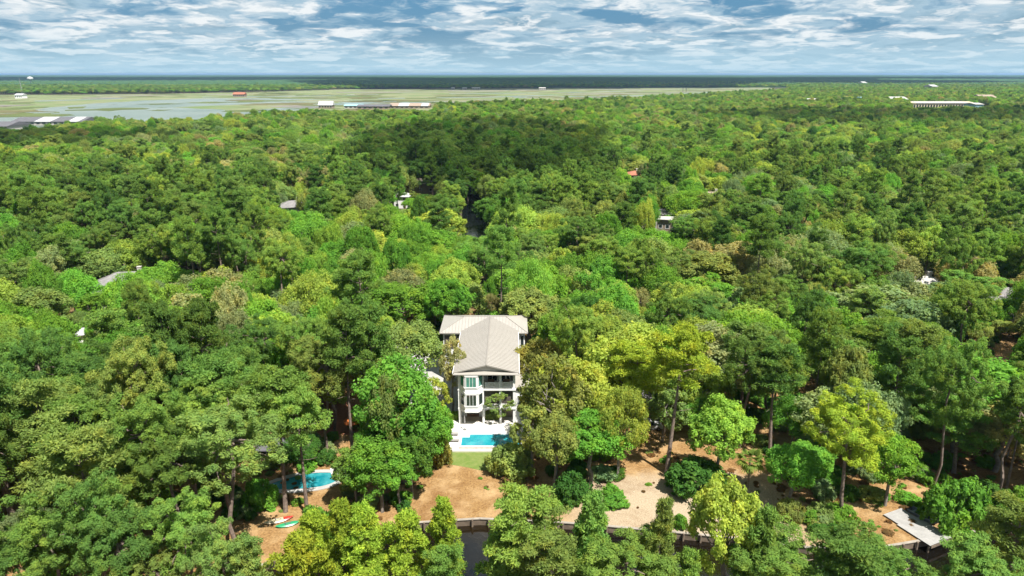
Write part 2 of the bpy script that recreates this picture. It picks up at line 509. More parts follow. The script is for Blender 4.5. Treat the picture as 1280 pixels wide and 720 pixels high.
for k, poly in enumerate([[(640, 121.6), (800, 119.2), (905, 114.6), (910, 115.1), (805, 120.0), (645, 122.5)], [(760, 123.5), (830, 119.6), (834, 120.3), (770, 124.3)], [(250, 121.2), (380, 119.6), (470, 117.8), (474, 118.4), (385, 120.4), (255, 121.9)], [(470, 122.8), (610, 121.0), (690, 118.6), (700, 119.1), (620, 121.8), (475, 123.6)], [(40, 126.2), (150, 122.8), (156, 123.3), (50, 127.0)], [(560, 117.0), (700, 115.6), (800, 113.4), (806, 113.8), (705, 116.2), (565, 117.6)]]):
    sheet('tidal_creek', wob(poly, 0.15, 6, 50 + k), 0.2, M['river'])
def marsh_patches():
    """ragged stands of grass, wrack and standing water over the marsh, joined"""
    r = random.Random(91)
    mb = MB()
    for k in range(520):
        py = r.uniform(111.5, 133) if r.random() < .8 else r.uniform(133, 146)
        px = r.uniform(-120, 960)
        p = gp(px, py)
        if p.y > float(np.interp(px, FARB_PX, FARB_D)) - 60: continue
        if 45 < px < 300 and py > 121.5 and r.random() < .9: continue
        w = r.uniform(10, 75); d = w * r.uniform(.35, 1.1)
        n = 11
        a0 = r.uniform(0, 6.28)
        pts = []
        for i in range(n):
            a = 2 * math.pi * i / n
            q = r.uniform(.45, 1.15)
            pts.append((p.x + w * q * math.cos(a), p.y + d * q * math.sin(a), .24 + .004 * (k % 9)))
        mb.add(pts, [tuple(range(n))], r.choice([0, 0, 0, 1, 1, 2]))
    o = link('marsh_vegetation', mb.mesh('marsh_vegetation', [M['islet'], M['marsh2'], M['mud'], M['river']]))
    o['kind'] = 'stuff'
FARB_PX = [-400, 0, 100, 200, 330, 420, 640, 900, 980, 1500]
FARB_D = [2080, 2120, 2170, 2240, 2500, 2850, 3150, 3200, 3250, 3300]
marsh_patches()
# far sound showing as pale strips behind the last woods on the right
sheet('far_sound', [gp(1010, 93.9), gp(1700, 94.3), gp(1700, 93.5), gp(1010, 93.2)], 13.5, M['river'])

# lawn and paved ground round the house
sheet('lawn', wob([(548, 562), (658, 562), (668, 590), (640, 592), (600, 588), (552, 578)], 0.6, 4, 8), 0.03, M['lawn'])
sheet('driveway', [(-23, 113), (-10, 110), (-10.2, 150), (-30, 152), (-60, 158), (-60, 152), (-32, 146), (-24, 140)], 0.02, M['drive'])
CANAL = [(-8, 235), (-17, 232), (-20, 270), (-24, 330), (-32, 420), (-36, 450), (-26, 450), (-22, 420), (-13, 330), (-8, 270)]
sheet('canal_water', CANAL, 0.03, M['canal'])
sheet('canal_lawn', [(-26, 330), (-24.5, 322), (-22.5, 330), (-23, 350), (-27, 372), (-34, 372), (-36, 345)], 0.05, M['lawn'])
pth = [gp(*p) for p in [(921, 500), (938, 506), (938, 522), (928, 540), (940, 547), (968, 557), (1000, 572), (1000, 577), (962, 563), (934, 552), (921, 542), (926, 522)]]
sheet('garden_path', pth, 0.06, M['path'], 0.05)

# ---------------------------------------------------------------- bulkhead along the lagoon
def bulkhead():
    t = thing('bulkhead', 'long timber bulkhead with pale cap holding the pine straw bank above the dark lagoon', 'retaining wall')
    wall, cap = MB(), MB()
    posts = MB()
    pts = [Vector((-420, 66, 0))] + SHORE + [Vector((420, SHORE[-1].y, 0))]
    for a, b in zip(pts, pts[1:]):
        d = (b - a).normalized(); nrm = Vector((d.y, -d.x, 0))
        q = [a - nrm * 0.02, b - nrm * 0.02, b + nrm * 0.13, a + nrm * 0.13]
        wall.prism([(p.x, p.y) for p in q], -1.8, -0.02)
        q = [a - nrm * 0.16 - d * 0.02, b - nrm * 0.16 + d * 0.02, b + nrm * 0.24 + d * 0.02, a + nrm * 0.24 - d * 0.02]
        cap.prism([(p.x, p.y) for p in q], -0.015, 0.075)
    part('wall', wall, M['bulk'], t)
    part('cap', cap, M['cap'], t)
    pm = MB().lathe([(0.15, -1.8), (0.15, 0.16), (0.11, 0.20)], seg=8).mesh('post', [M['bulk']])
    for a, b in zip(SHORE, SHORE[1:]):
        n = max(1, int((b - a).length / 2.1))
        d = (b - a).normalized(); nrm = Vector((d.y, -d.x, 0))
        for k in range(n):
            p = a + (b - a) * ((k + 0.5) / n) + nrm * 0.40
            if abs(p.x) < 75: link('post', pm, t, p)
bulkhead()

# ---------------------------------------------------------------- the white house
def seam_strips(quads, n, h=0.06, w=0.05):
    """raised ribs across a roof plane: quads = (ridge0, ridge1, eave1, eave0)"""
    mb = MB()
    r0, r1, e1, e0 = [Vector(q) for q in quads]
    nrm = (r1 - r0).cross(e0 - r0).normalized()
    if nrm.z < 0: nrm = -nrm
    along = (r1 - r0).normalized() if (r1 - r0).length > 0.01 else (e1 - e0).normalized()
    for i in range(n + 1):
        t = i / n
        a, b = r0.lerp(r1, t), e0.lerp(e1, t)
        s = along * w / 2
        v = [a - s, a + s, b + s, b - s]
        mb.add(v + [p + nrm * h for p in v], [(4, 5, 6, 7), (0, 1, 5, 4), (1, 2, 6, 5), (2, 3, 7, 6), (3, 0, 4, 7)])
    return mb

def window(parent, x0, x1, z0, z1, y, glass, mull=0, trans=False, frame_m=None):
    """window set in a wall that faces the camera side (-Y) at plane y; frame and pane are sub-parts"""
    w = part('window', MB().box(x0 - .02, x1 + .02, y - 0.02, y + 0.05, z0 - .02, z1 + .02), M['dark'], parent)
    f = MB(); t = 0.11
    f.box(x0 - t, x1 + t, y - 0.09, y - 0.021, z1, z1 + t); f.box(x0 - t - .03, x1 + t + .03, y - 0.13, y - 0.021, z0 - t, z0)
    f.box(x0 - t, x0, y - 0.085, y - 0.021, z0, z1); f.box(x1, x1 + t, y - 0.085, y - 0.021, z0, z1)
    for k in range(mull):
        xm = x0 + (x1 - x0) * (k + 1) / (mull + 1)
        f.box(xm - .035, xm + .035, y - 0.075, y - 0.021, z0, z1)
    if trans:
        zt = z0 + (z1 - z0) * 0.72
        f.box(x0, x1, y - 0.07, y - 0.021, zt - .05, zt + .05)
    part('frame', f, frame_m or M['white'], w)
    part('pane', MB().box(x0, x1, y - 0.04, y - 0.0205, z0, z1), glass, w)
    return w

def rotated_window(parent, a, b, z0, z1, glass, inset=0.25):
    """window on a bay face running from a to b (2-D), outside on the right-hand side"""
    a, b = Vector(a), Vector(b)
    d = (b - a).normalized(); n = Vector((d.y, -d.x))
    L = (b - a).length
    def blk(mb, s0, s1, o0, o1, q0, q1):
        p = [a + d * s0 + n * o0, a + d * s1 + n * o0, a + d * s1 + n * o1, a + d * s0 + n * o1]
        mb.prism([(v.x, v.y) for v in p], q0, q1)
    s0, s1 = inset, L - inset
    m = MB(); blk(m, s0, s1, 0.001, 0.02, z0, z1); w = part('window', m, M['dark'], parent)
    m = MB(); blk(m, s0, s1, 0.021, 0.04, z0, z1); part('pane', m, glass, w)
    f = MB(); t = 0.10
    blk(f, s0 - t, s1 + t, 0.021, 0.09, z1, z1 + t); blk(f, s0 - t, s1 + t, 0.021, 0.11, z0 - t, z0)
    blk(f, s0 - t, s0, 0.021, 0.085, z0, z1); blk(f, s1, s1 + t, 0.021, 0.085, z0, z1)
    if L > 1.8:
        for k in (1, 2):
            xm = s0 + (s1 - s0) * k / 3
            blk(f, xm - .03, xm + .03, 0.041, 0.075, z0, z1)
    part('frame', f, M['white'], w)

def white_house():
    H = thing('house', 'large white three-storey house with grey metal roof behind the turquoise pool', 'house', (-4.6, 111, 0))
    x0, x1, yb = -4.9, 5.2, 20.0                        # front block, house coordinates: the front wall is y = 0
    xs = -0.35                                          # bay side | porch side
    w = MB()
    w.box(x0, xs, 0.0, yb, 3.15, 10.45)
    w.box(xs + .003, x1, 2.9, yb, 3.153, 10.447)
    w.box(x0 + .35, x1 - .2, 2.6, yb, 0, 3.147)
    w.box(-9.3, 7.2, 19.6, 29.0, 0, 10.3)
    w.box(x1 + .003, x1 + 2.1, 0.6, 10.6, 0, 6.4)
    part('wall', w, M['white'], H)
    # pilaster, columns, porch slabs and rails
    for cx in (x0 + 0.25, xs - 0.1, (xs + x1) / 2 + .15, x1 - 0.22):
        zs = ((0, 3.1), (3.33, 6.75), (7.1, 10.35)) if cx > xs else ((0, 3.1),)
        c = MB()
        for a, b in zs:
            c.box(cx - .2, cx + .2, -.02 if cx < xs - 1 else .08, .38 if cx < xs - 1 else .48, a, b)
            c.box(cx - .26, cx + .26, -.05 if cx < xs - 1 else .04, .42 if cx < xs - 1 else .52, b - .22, b - .02)
        part('column', c, M['white'], H)
    for z in (3.12, 6.76): part('porch_slab', MB().box(xs + .01, x1 + .1, -.08, 2.88, z, z + .33), M['white'], H)
    for a, b in ((3.15, 3.45), (6.76, 7.0)): part('band', MB().box(x0 - .06, xs, -.06, -.003, a, b), M['white'], H)
    part('porch_ceiling', MB().box(xs + .01, x1, .5, 2.88, 10.36, 10.44), M['trim'], H)
    for z, top in ((3.46, 4.05), (7.1, 8.25)):
        r = MB()
        r.box(xs + .15, x1 - .05, .12, .26, top - .12, top)
        r.box(xs + .15, x1 - .05, .14, .24, z + .02, z + .14)
        n = 26
        for k in range(n):
            xx = xs + .25 + (x1 - xs - .45) * k / (n - 1)
            r.box(xx - .065, xx + .065, .16, .22, z + .14, top - .12)
        part('railing', r, M['white'], H)
    # openings behind the porches
    for zz in (3.5, 7.15):
        for a, b in ((0.3, 1.9), (2.6, 3.4), (3.6, 4.8)):
            window(H, a, b, zz + .15, zz + 2.5, 2.88, M['glass'], 1 if b - a > 1 else 0)
    part('porch_screen', MB().box(xs + .12, x1 - .42, .52, .54, 4.06, 6.74), M['screen'], H)
    for cx, cz, lab in ((0.9, 7.12, 'brown sofa on the upper porch of the white house, beside the bay'), (3.6, 7.12, 'brown sofa on the upper porch of the white house, at its outer end'), (1.5, 3.47, 'brown sofa on the lower porch of the white house, beside the bay'), (4.0, 3.47, 'brown sofa on the lower porch of the white house, at its outer end')):
        t = thing('porch_sofa', lab, 'sofa', (-4.6 + cx, 112.4, cz), 0, 'brown sofas on the porches')
        part('seat', MB().box(-.6, .6, -.35, .3, .3, .5), M['door'], t)
        part('backrest', MB().box(-.6, .6, .303, .43, .3, 1.0), M['door'], t)
        for sx in (-.5, .5):
            for sy in (-.28, .25): part('leg', MB().box(sx - .04, sx + .04, sy - .04, sy + .04, 0, .299), M['door'], t)
    # two-storey bay
    bx0, bx1, d = -4.5, -0.5, 1.25
    hexa = [(bx0, 0.002), (bx0 + .9, -d), (bx1 - .9, -d), (bx1, 0.002)]
    part('bay', MB().prism(hexa, 3.15, 10.1), M['white'], H)
    e = .09
    big = [(bx0 - e, -.003), (bx0 + .9 - e * .5, -d - e), (bx1 - .9 + e * .5, -d - e), (bx1 + e, -.003)]
    for a, b in ((3.1, 3.4), (4.15, 4.28), (6.62, 7.0), (7.75, 7.86), (10.0, 10.2)): part('bay_trim', MB().prism(big, a, b), M['white'], H)
    for z0, z1, g in ((4.40, 6.48, M['glass']), (7.98, 9.88, M['glass_reflect'])):
        for a, b in zip(hexa, hexa[1:]):
            rotated_window(H, a, b, z0, z1, g, 0.26 if (Vector(b) - Vector(a)).length > 1.7 else 0.27)
    # ground floor under the bay: brown doors and beige stone
    dr = part('door', MB().box(-3.6, -1.4, 2.52, 2.597, .05, 2.5), M['door'], H)
    part('pane', MB().box(-3.4, -2.6, 2.49, 2.519, .9, 2.3).box(-2.4, -1.6, 2.49, 2.519, .9, 2.3), M['glass'], dr)
    st = MB()
    st.box(-4.3, -.7, .3, 2.5, .0, .18); st.box(-4.1, -.9, .7, 2.48, .18, .36)
    part('step', st, M['beige'], H)
    part('stone_base', MB().box(xs + .3, x1 - .4, 2.45, 2.597, .02, 2.9), M['beige'], H)
    # rear wing windows, and a dark panel coloured as the porch recess's shade
    rec = MB().box(-9.0, -5.7, 19.45, 19.597, 6.9, 9.6); part('porch_recess_shade', rec, M['screen'], H)
    window(H, 5.45, 6.1, 7.0, 9.5, 19.6, M['glass']); window(H, 6.35, 6.95, 7.0, 9.5, 19.6, M['glass'])
    for zz in (3.6, .6):
        window(H, -8.4, -7.2, zz, zz + 1.9, 19.6, M['glass'], 1)
    window(H, x1 + .5, x1 + 1.6, 3.6, 5.4, 0.6, M['glass'], 1)
    for yy in (4, 9, 14):
        for zz in (4.2, 7.7): part('window', MB().box(x0 - .03, x0 - .002, yy, yy + 1.4, zz, zz + 1.8), M['glass'], H)
    # roofs
    ev, rg, ov = 10.52, 11.98, 0.75
    L, Rr, xm = x0 - ov, x1 + ov - .1, (x0 + x1) / 2
    yf, ye = -0.9, 24.3
    rf = MB()
    rf.slab([(xm, yf, rg), (xm, ye, rg), (L, ye, ev), (L, yf, ev)][::-1], .16)
    rf.slab([(xm, ye, rg - .001), (xm, yf, rg - .001), (Rr, yf, ev), (Rr, ye, ev)][::-1], .16)
    roof = part('roof', rf, M['roof'], H)
    sm = seam_strips(((xm, yf + .06, rg), (xm, ye, rg), (L, ye, ev), (L, yf + .06, ev)), 42)
    sm2 = seam_strips(((xm, yf + .06, rg), (xm, ye, rg), (Rr, ye, ev), (Rr, yf + .06, ev)), 42)
    o = len(sm.v); sm.v += sm2.v; sm.f += [tuple(i + o for i in f) for f in sm2.f]; sm.m += sm2.m
    s = part('standing_seam', sm, M['seam'], roof); s['kind'] = 'stuff'
    part('ridge_cap', MB().box(xm - .12, xm + .12, yf - .02, ye, rg - .03, rg + .09), M['seam'], roof)
    part('gutter', MB().box(L - .1, L + .04, yf, 19.0, ev - .22, ev - .02), M['white'], roof)
    part('gutter', MB().box(Rr - .04, Rr + .1, yf, 19.0, ev - .22, ev - .02), M['white'], roof)
    gb = MB().add([(x0 + .3, -.25, ev + .02), (x1 - .3, -.25, ev + .02), (xm, -.25, rg - .22), (x0 + .3, -.05, ev + .02), (x1 - .3, -.05, ev + .02), (xm, -.05, rg - .22)],
                  [(0, 1, 2), (3, 5, 4), (0, 3, 4, 1), (1, 4, 5, 2), (2, 5, 3, 0)])
    part('gable', gb, M['trim'], H)
    pr = MB().slab([(L, -1.35, ev - .12), (Rr, -1.35, ev - .12), (Rr - .7, -.05, ev + .14), (L + .7, -.05, ev + .14)], .13)
    part('pent_roof', pr, M['roof'], H)
    # rear wing hip roof
    a, b, c, dd = (-10.0, 18.9, 10.35), (7.8, 18.9, 10.35), (7.8, 29.6, 10.35), (-10.0, 29.6, 10.35)
    r0, r1 = (-5.2, 24.25, 11.96), (3.3, 24.25, 11.96)
    hp = MB().add([a, b, c, dd, r0, r1] + [(p[0], p[1], p[2] - .2) for p in (a, b, c, dd)],
                  [(0, 1, 5, 4), (1, 2, 5), (2, 3, 4, 5), (3, 0, 4), (6, 7, 1, 0), (7, 8, 2, 1), (8, 9, 3, 2), (9, 6, 0, 3), (9, 8, 7, 6)])
    wing = part('roof', hp, M['roof'], H, 'hipped metal roof over the wider rear wing')
    hc = MB()
    for p, q in ((a, r0), (b, r1), (c, r1), (dd, r0), (r0, r1)): hc.tube([Vector(p) + Vector((0, 0, .03)), Vector(q) + Vector((0, 0, .03))], .07, 5)
    part('hip_cap', hc, M['seam'], wing)
    ss = MB()
    for k in range(1, 28):
        xx = -10 + 17.8 * k / 28
        top = 24.25 if -5.2 <= xx <= 3.3 else (18.9 + 5.35 * ((xx + 10) / 4.8 if xx < -5.2 else (7.8 - xx) / 4.5))
        zt = 10.35 + (top - 18.9) / 5.35 * 1.61
        ss.add([(xx - .025, 18.9, 10.36), (xx + .025, 18.9, 10.36), (xx + .025, top, zt + .01), (xx - .025, top, zt + .01), (xx, 18.9, 10.42), (xx, top, zt + .07)], [(0, 4, 5, 3), (4, 1, 2, 5), (0, 1, 4)])
    s = part('standing_seam', ss, M['seam'], wing); s['kind'] = 'stuff'
    lt = MB().slab([(x1 + .01, .2, 7.25), (x1 + 2.6, .2, 6.45), (x1 + 2.6, 10.9, 6.45), (x1 + .01, 10.9, 7.25)], .14)
    part('lean_to_roof', lt, M['roof'], H)
    return H

white_house()

# patio, pool, loungers, pole
def pool_terrace():
    t = thing('pool', 'rectangular turquoise swimming pool in a white terrace before the white house', 'pool', (-3.65, 105.2, 0))
    # terrace built round the basin, coordinates relative to the pool centre
    hx, hy = 4.95, 2.0
    d = MB()
    X0, X1, Y0, Y1, zt = -7.0, 7.0, -3.4, 8.2, .30
    d.box(X0, X1, hy + .35, Y1, 0, zt); d.box(X0, X1, Y0, -hy - .35, 0, zt)
    d.box(X0, -hx - .35, -hy - .35, hy + .35, 0, zt); d.box(hx + .35, X1, -hy - .35, hy + .35, 0, zt)
    part('terrace', d, M['patio'], t)
    c = MB(); e = .35
    c.box(-hx - e, hx + e, hy, hy + e, 0, zt + .03); c.box(-hx - e, hx + e, -hy - e, -hy, 0, zt + .03)
    c.box(-hx - e, -hx, -hy, hy, 0, zt + .03); c.box(hx, hx + e, -hy, hy, 0, zt + .03)
    part('coping', c, M['white'], t)
    part('ledge', MB().box(-hx - .3, hx + .3, -hy - .95, -hy - .5, zt + .001, zt + .10), M['coping'], t)
    part('water', MB().box(-hx + .003, hx - .003, -hy + .003, hy - .003, 0.05, .18), M['pool'], t)
    part('pool_step', MB().box(-hx + .005, -hx + 1.3, hy - .9, hy - .005, .06, .20), M['white'], t)
    part('terrace_wall', MB().box(X0 - .12, X1 + .12, Y0 - .16, Y0 - .003, 0, .36), M['patio'], t)
pool_terrace()

def lounger(px, py, rz, label):
    p = gp(px, py)
    t = thing('sun_lounger', label, 'sun lounger', (p.x, p.y, .303), rz, 'sun loungers on the pool terrace')
    f = MB().box(-.33, .33, -.95, .95, .26, .33)
    part('frame', f, M['weather'], t)
    for sx in (-.28, .28):
        for sy in (-.85, .85): part('leg', MB().box(sx - .04, sx + .04, sy - .04, sy + .04, 0, .259), M['weather'], t)
    part('cushion', MB().box(-.31, .31, -.93, .35, .331, .43), M['greyfab'], t)
    b = MB().slab([(-.31, .36, .44), (.31, .36, .44), (.31, .95, .85), (-.31, .95, .85)], .09)
    part('backrest', b, M['greyfab'], t)
lounger(566, 546, R(90), 'grey sun lounger at the left end of the pool, nearer the house')
lounger(567, 554, R(90), 'grey sun lounger at the left end of the pool, nearer the lawn')
lounger(655, 545, R(-90), 'grey sun lounger at the right end of the pool, nearer the house')
lounger(656, 554, R(-90), 'grey sun lounger at the right end of the pool, nearer the lawn')

def pole():
    p = gp(581, 539)
    t = thing('umbrella_stand', 'closed grey patio umbrella on a round base at the pool corner', 'umbrella', (p.x, p.y, .303))
    part('base', MB().lathe([(.34, 0), (.34, .06), (.08, .12)], seg=14), M['steel'], t)
    part('pole', MB().tube([(0, 0, .1), (0, 0, 2.9)], .035), M['steel'], t)
    part('folded_canopy', MB().lathe([(.05, 1.2), (.15, 1.4), (.11, 2.2), (.03, 2.85)], seg=8), M['greyfab'], t)
pole()

# ---------------------------------------------------------------- second pool, kayaks, umbrella
def second_pool():
    c = gp(381, 602)
    t = thing('pool', 'kidney-shaped turquoise pool glimpsed between pine trunks above the kayaks', 'pool', (c.x, c.y, 0), R(14))
    out, rim = [], []
    for k in range(40):
        a = 2 * math.pi * k / 40
        rx, ry = 5.2, 2.0 + .45 * math.cos(a) - .35 * math.sin(a) * abs(math.cos(a))
        out.append((rx * math.cos(a), ry * math.sin(a)))
        rim.append(((rx + 1.0) * math.cos(a), (ry + .9) * math.sin(a)))
    dk = MB()
    n = 40
    v = [(p[0], p[1], .12) for p in out] + [(p[0], p[1], .12) for p in rim] + [(p[0], p[1], -.05) for p in rim]
    dk.add(v, [(i, n + i, n + (i + 1) % n, (i + 1) % n) for i in range(n)] + [(n + i, 2 * n + i, 2 * n + (i + 1) % n, n + (i + 1) % n) for i in range(n)])
    part('deck', dk, M['drive'], t)
    part('water', MB().prism(out, -.05, .08), M['pool2'], t)
    p = gp(428, 588)
    k = thing('pool_slab', 'pale concrete slab at the right end of the kidney-shaped pool', 'paving slab', (p.x, p.y, 0), R(20))
    part('slab', MB().box(-1.8, 1.8, -1.1, 1.1, 0.0, .16), M['patio'], k)
    part('bench', MB().box(-1.2, .6, .3, .75, .163, .55).box(-1.2, .6, .75, .85, .163, .95), M['weather'], k)
second_pool()

def kayak(px, py, rz, label, m1, m2, L=3.6, W=.38):
    p = gp(px, py)
    t = thing('kayak', label, 'kayak', (p.x, p.y, 0), rz, 'kayaks on the pine straw')
    n, sg = 13, 8
    vs, fs, ms = [], [], []
    for i in range(n):
        u = -1 + 2 * i / (n - 1)
        w = W * (1 - abs(u) ** 2.2) + .015
        zc = .20 + .16 * abs(u) ** 3
        h = .17 * (1 - abs(u) ** 4) + .02
        for k in range(sg):
            a = 2 * math.pi * k / sg
            vs.append((u * L / 2, w * math.cos(a), zc + h * math.sin(a)))
    for i in range(n - 1):
        for k in range(sg):
            a, b = i * sg + k, i * sg + (k + 1) % sg
            fs.append((a, b, b + sg, a + sg)); ms.append(0 if i > 7 else 1)
    mb = MB(); mb.v, mb.f, mb.m = vs, fs, ms
    part('hull', mb, [m1, m2], t)
    ck = MB(); ck.lathe([(.30, .35), (.30, .40), (.24, .40), (.22, .34)], seg=12)
    ck.v = [(x * 1.5, y * .8, z) for x, y, z in ck.v]
    part('cockpit', ck, M['aludark'], t)
    part('seat', MB().box(-.35, -.28, -.2, .2, .36, .55), M['aludark'], t)
kayak(348, 652, R(24), 'red kayak with a pale yellow middle lying on the pine straw', M['kred'], M['kpale'], 4.2, .55)
kayak(360, 657, R(22), 'green kayak lying beside the red kayak', M['kgreen'], M['kgreen'], 3.4, .5)

def umbrella():
    p = gp(441, 541)
    t = thing('patio_umbrella', 'orange-red patio umbrella open in a dark gap among the pines', 'umbrella', (p.x, p.y, 0))
    part('pole', MB().tube([(0, 0, 0), (0, 0, 3.0)], .04), M['door'], t)
    c = MB(); n = 8
    v = [(0, 0, 3.0)] + [(1.5 * math.cos(2 * math.pi * k / n), 1.5 * math.sin(2 * math.pi * k / n), 2.35) for k in range(n)] + [(1.5 * math.cos(2 * math.pi * k / n), 1.5 * math.sin(2 * math.pi * k / n), 2.15) for k in range(n)]
    c.add(v, [(0, 1 + k, 1 + (k + 1) % n) for k in range(n)] + [(1 + k, 9 + k, 9 + (k + 1) % n, 1 + (k + 1) % n) for k in range(n)])
    part('canopy', c, M['orange'], t)
    part('base', MB().lathe([(.4, 0), (.4, .1), (.1, .14)], seg=12), M['steel'], t)
umbrella()
sheet('brick_terrace', [gp(*p) for p in [(330, 505), (400, 494), (445, 505), (452, 545), (380, 540), (330, 530)]], 0.04, M['brick'])

# ---------------------------------------------------------------- dock and boat
def dock():
    t = thing('dock', 'weathered pale timber dock jutting over the dark lagoon', 'dock')
    A, B, C, D = gp(1117, 634), gp(1142, 640), gp(1184, 676), gp(1170, 683)
    A2 = gp(1113, 648)
    poly = [A2, D, C, B, A]
    z = .25
    dk = MB()
    ax = ((C + D) / 2 - (A + A2) / 2); L = ax.length; u = ax.normalized(); v = Vector((-u.y, u.x, 0))
    o = (A + A2) / 2
    half = 2.15
    n = int(L / .16)
    for k in range(n):
        s = k * .16
        hw0 = half * (1.0 if k > 14 else .85)
        q = [o + u * s - v * hw0, o + u * (s + .145) - v * hw0, o + u * (s + .145) + v * hw0, o + u * s + v * hw0]
        dk.prism([(p.x, p.y) for p in q], z - .05 + .004 * (k % 3), z + .004 * (k % 3))
    b = part('boards', dk, M['weather'], t); b['kind'] = 'stuff'
    fr = MB()
    for sgn in (-1.75, 0, 1.75):
        q = [o + u * .1 + v * (sgn - .06), o + u * (L - .1) + v * (sgn - .06), o + u * (L - .1) + v * (sgn + .06), o + u * .1 + v * (sgn + .06)]
        fr.prism([(p.x, p.y) for p in q], .0, z - .052)
    q = [o + u * (L) - v * half, o + u * (L + .07) - v * half, o + u * (L + .07) + v * half, o + u * L + v * half]
    fr.prism([(p.x, p.y) for p in q], -.1, z + .01)
    part('beam', fr, M['bulk'], t)
    for s in (L - .4, L - 3.2):
        for sg in (-1.95, 1.95):
            p = o + u * s + v * sg
            part('pile', MB().lathe([(.14, -2.2), (.14, z - .06)], p.x, p.y, 8), M['bulk'], t)
    return o, u, v, L
dock()

def rowboat():
    a, b = gp(1141, 641), gp(1166, 655)
    c = (a + b) / 2; d = b - a
    L = 3.9
    t = thing('rowboat', 'grey aluminium rowboat pulled up on the bank beside the dock', 'boat', (c.x, c.y, 0), math.atan2(d.y, d.x))
    st = []
    n = 11
    for i in range(n):
        u = i / (n - 1)
        w = .72 * (1 - max(0, (u - .62) / .38) ** 2 * .62)
        st.append((-L / 2 + L * u, w, .10 + .25 * max(0, (u - .7) / .3) ** 2, .58 + .12 * u))
    vs, fs = [], []
    for x, w, zb, zt in st:
        vs += [(x, -w, zt), (x, -w * .72, zb), (x, w * .72, zb), (x, w, zt), (x, w - .05, zt), (x, w * .72 - .05, zb + .05), (x, -w * .72 + .05, zb + .05), (x, -w + .05, zt)]
    ms = []
    for i in range(n - 1):
        for k in range(8):
            p, q = i * 8 + k, i * 8 + (k + 1) % 8
            fs.append((p, q, q + 8, p + 8)); ms.append(1 if k in (4, 5, 6) else 0)
    fs += [(0, 1, 2, 3, 4, 5, 6, 7), tuple(range((n - 1) * 8, n * 8))[::-1]]; ms += [0, 0]
    fs += [(7, 6, 5, 4), ((n - 1) * 8 + 7, (n - 1) * 8 + 4, (n - 1) * 8 + 5, (n - 1) * 8 + 6)]; ms += [0, 0]
    mb = MB(); mb.v, mb.f, mb.m = vs, fs, ms
    part('hull', mb, [M['alu'], M['aludark']], t)
    for x in (-1.3, -.1, 1.1):
        part('bench', MB().box(x - .16, x + .16, -.6 if x < 1 else -.5, .6 if x < 1 else .5, .42, .47), M['alu'], t)
    part('rim', MB().tube([(s[0], -s[1] - .01, s[3] + .02) for s in st], .035, 5).tube([(s[0], s[1] + .01, s[3] + .02) for s in st], .035, 5), M['steel'], t)
rowboat()

# ---------------------------------------------------------------- parked car
def car():
    p = gp(811, 536)
    t = thing('parked_car', 'silver estate car parked in shade under the tall pines', 'car', (p.x, p.y, 0), R(4))
    prof = [(-2.3, .35), (-2.32, .85), (-2.2, 1.05), (-1.9, 1.10), (1.0, 1.06), (2.1, .92), (2.32, .7), (2.33, .38)]
    cab = [(-2.15, 1.07), (-1.85, 1.62), (-1.4, 1.70), (.2, 1.68), (.55, 1.6), (1.15, 1.05)]
    def ext(mb, pr, w, w2=None):
        n = len(pr); w2 = w2 or w
        zmin = min(z for _, z in pr)
        f = lambda z: w + (w2 - w) * (z - zmin) / (max(q for _, q in pr) - zmin)
        mb.add([(x, -f(z), z) for x, z in pr] + [(x, f(z), z) for x, z in pr], [tuple(range(n)), tuple(range(n, 2 * n))[::-1]] + [((i + 1) % n, i, n + i, n + (i + 1) % n) for i in range(n)])
    b = MB(); ext(b, prof, .9, .88); part('body', b, M['carpaint'], t)
    c = MB(); ext(c, cab, .84, .68); part('cabin', c, M['glass'], t)
    part('roof_panel', MB().slab([(-1.9, -.7, 1.73), (.35, -.7, 1.72), (.35, .7, 1.72), (-1.9, .7, 1.73)], .06), M['carpaint'], t)
    pl = MB()
    for s in (-1, 1):
        for x in (-1.05, .05):
            pl.add([(x - .05, s * .85, 1.08), (x + .05, s * .85, 1.08), (x + .05, s * .71, 1.66), (x - .05, s * .71, 1.66), (x - .05, s * .80, 1.08), (x + .05, s * .80, 1.08), (x + .05, s * .66, 1.66), (x - .05, s * .66, 1.66)], [(0, 1, 2, 3), (4, 7, 6, 5), (0, 3, 7, 4), (1, 5, 6, 2)])
    part('pillar', pl, M['carpaint'], t)
    for x in (-1.45, 1.5):
        for s in (-1, 1):
            ty = MB().tube([(x, s * .70, .34), (x, s * .93, .34)], .34, 16)
            w = part('wheel', ty, M['tyre'], t)
            part('rim', MB().tube([(x, s * .92, .34), (x, s * .945, .34)], .2, 12), M['rim'], w)
    for s in (-.62, .62):
        part('headlight', MB().box(2.2, 2.35, s - .2, s + .2, .66, .82), M['lamp'], t)
        part('tail_light', MB().box(-2.345, -2.28, s - .18, s + .18, .75, .95), M['tail'], t)
    part('bumper', MB().box(2.28, 2.42, -.85, .85, .32, .5).box(-2.42, -2.28, -.85, .85, .32, .5), M['aludark'], t)
car()

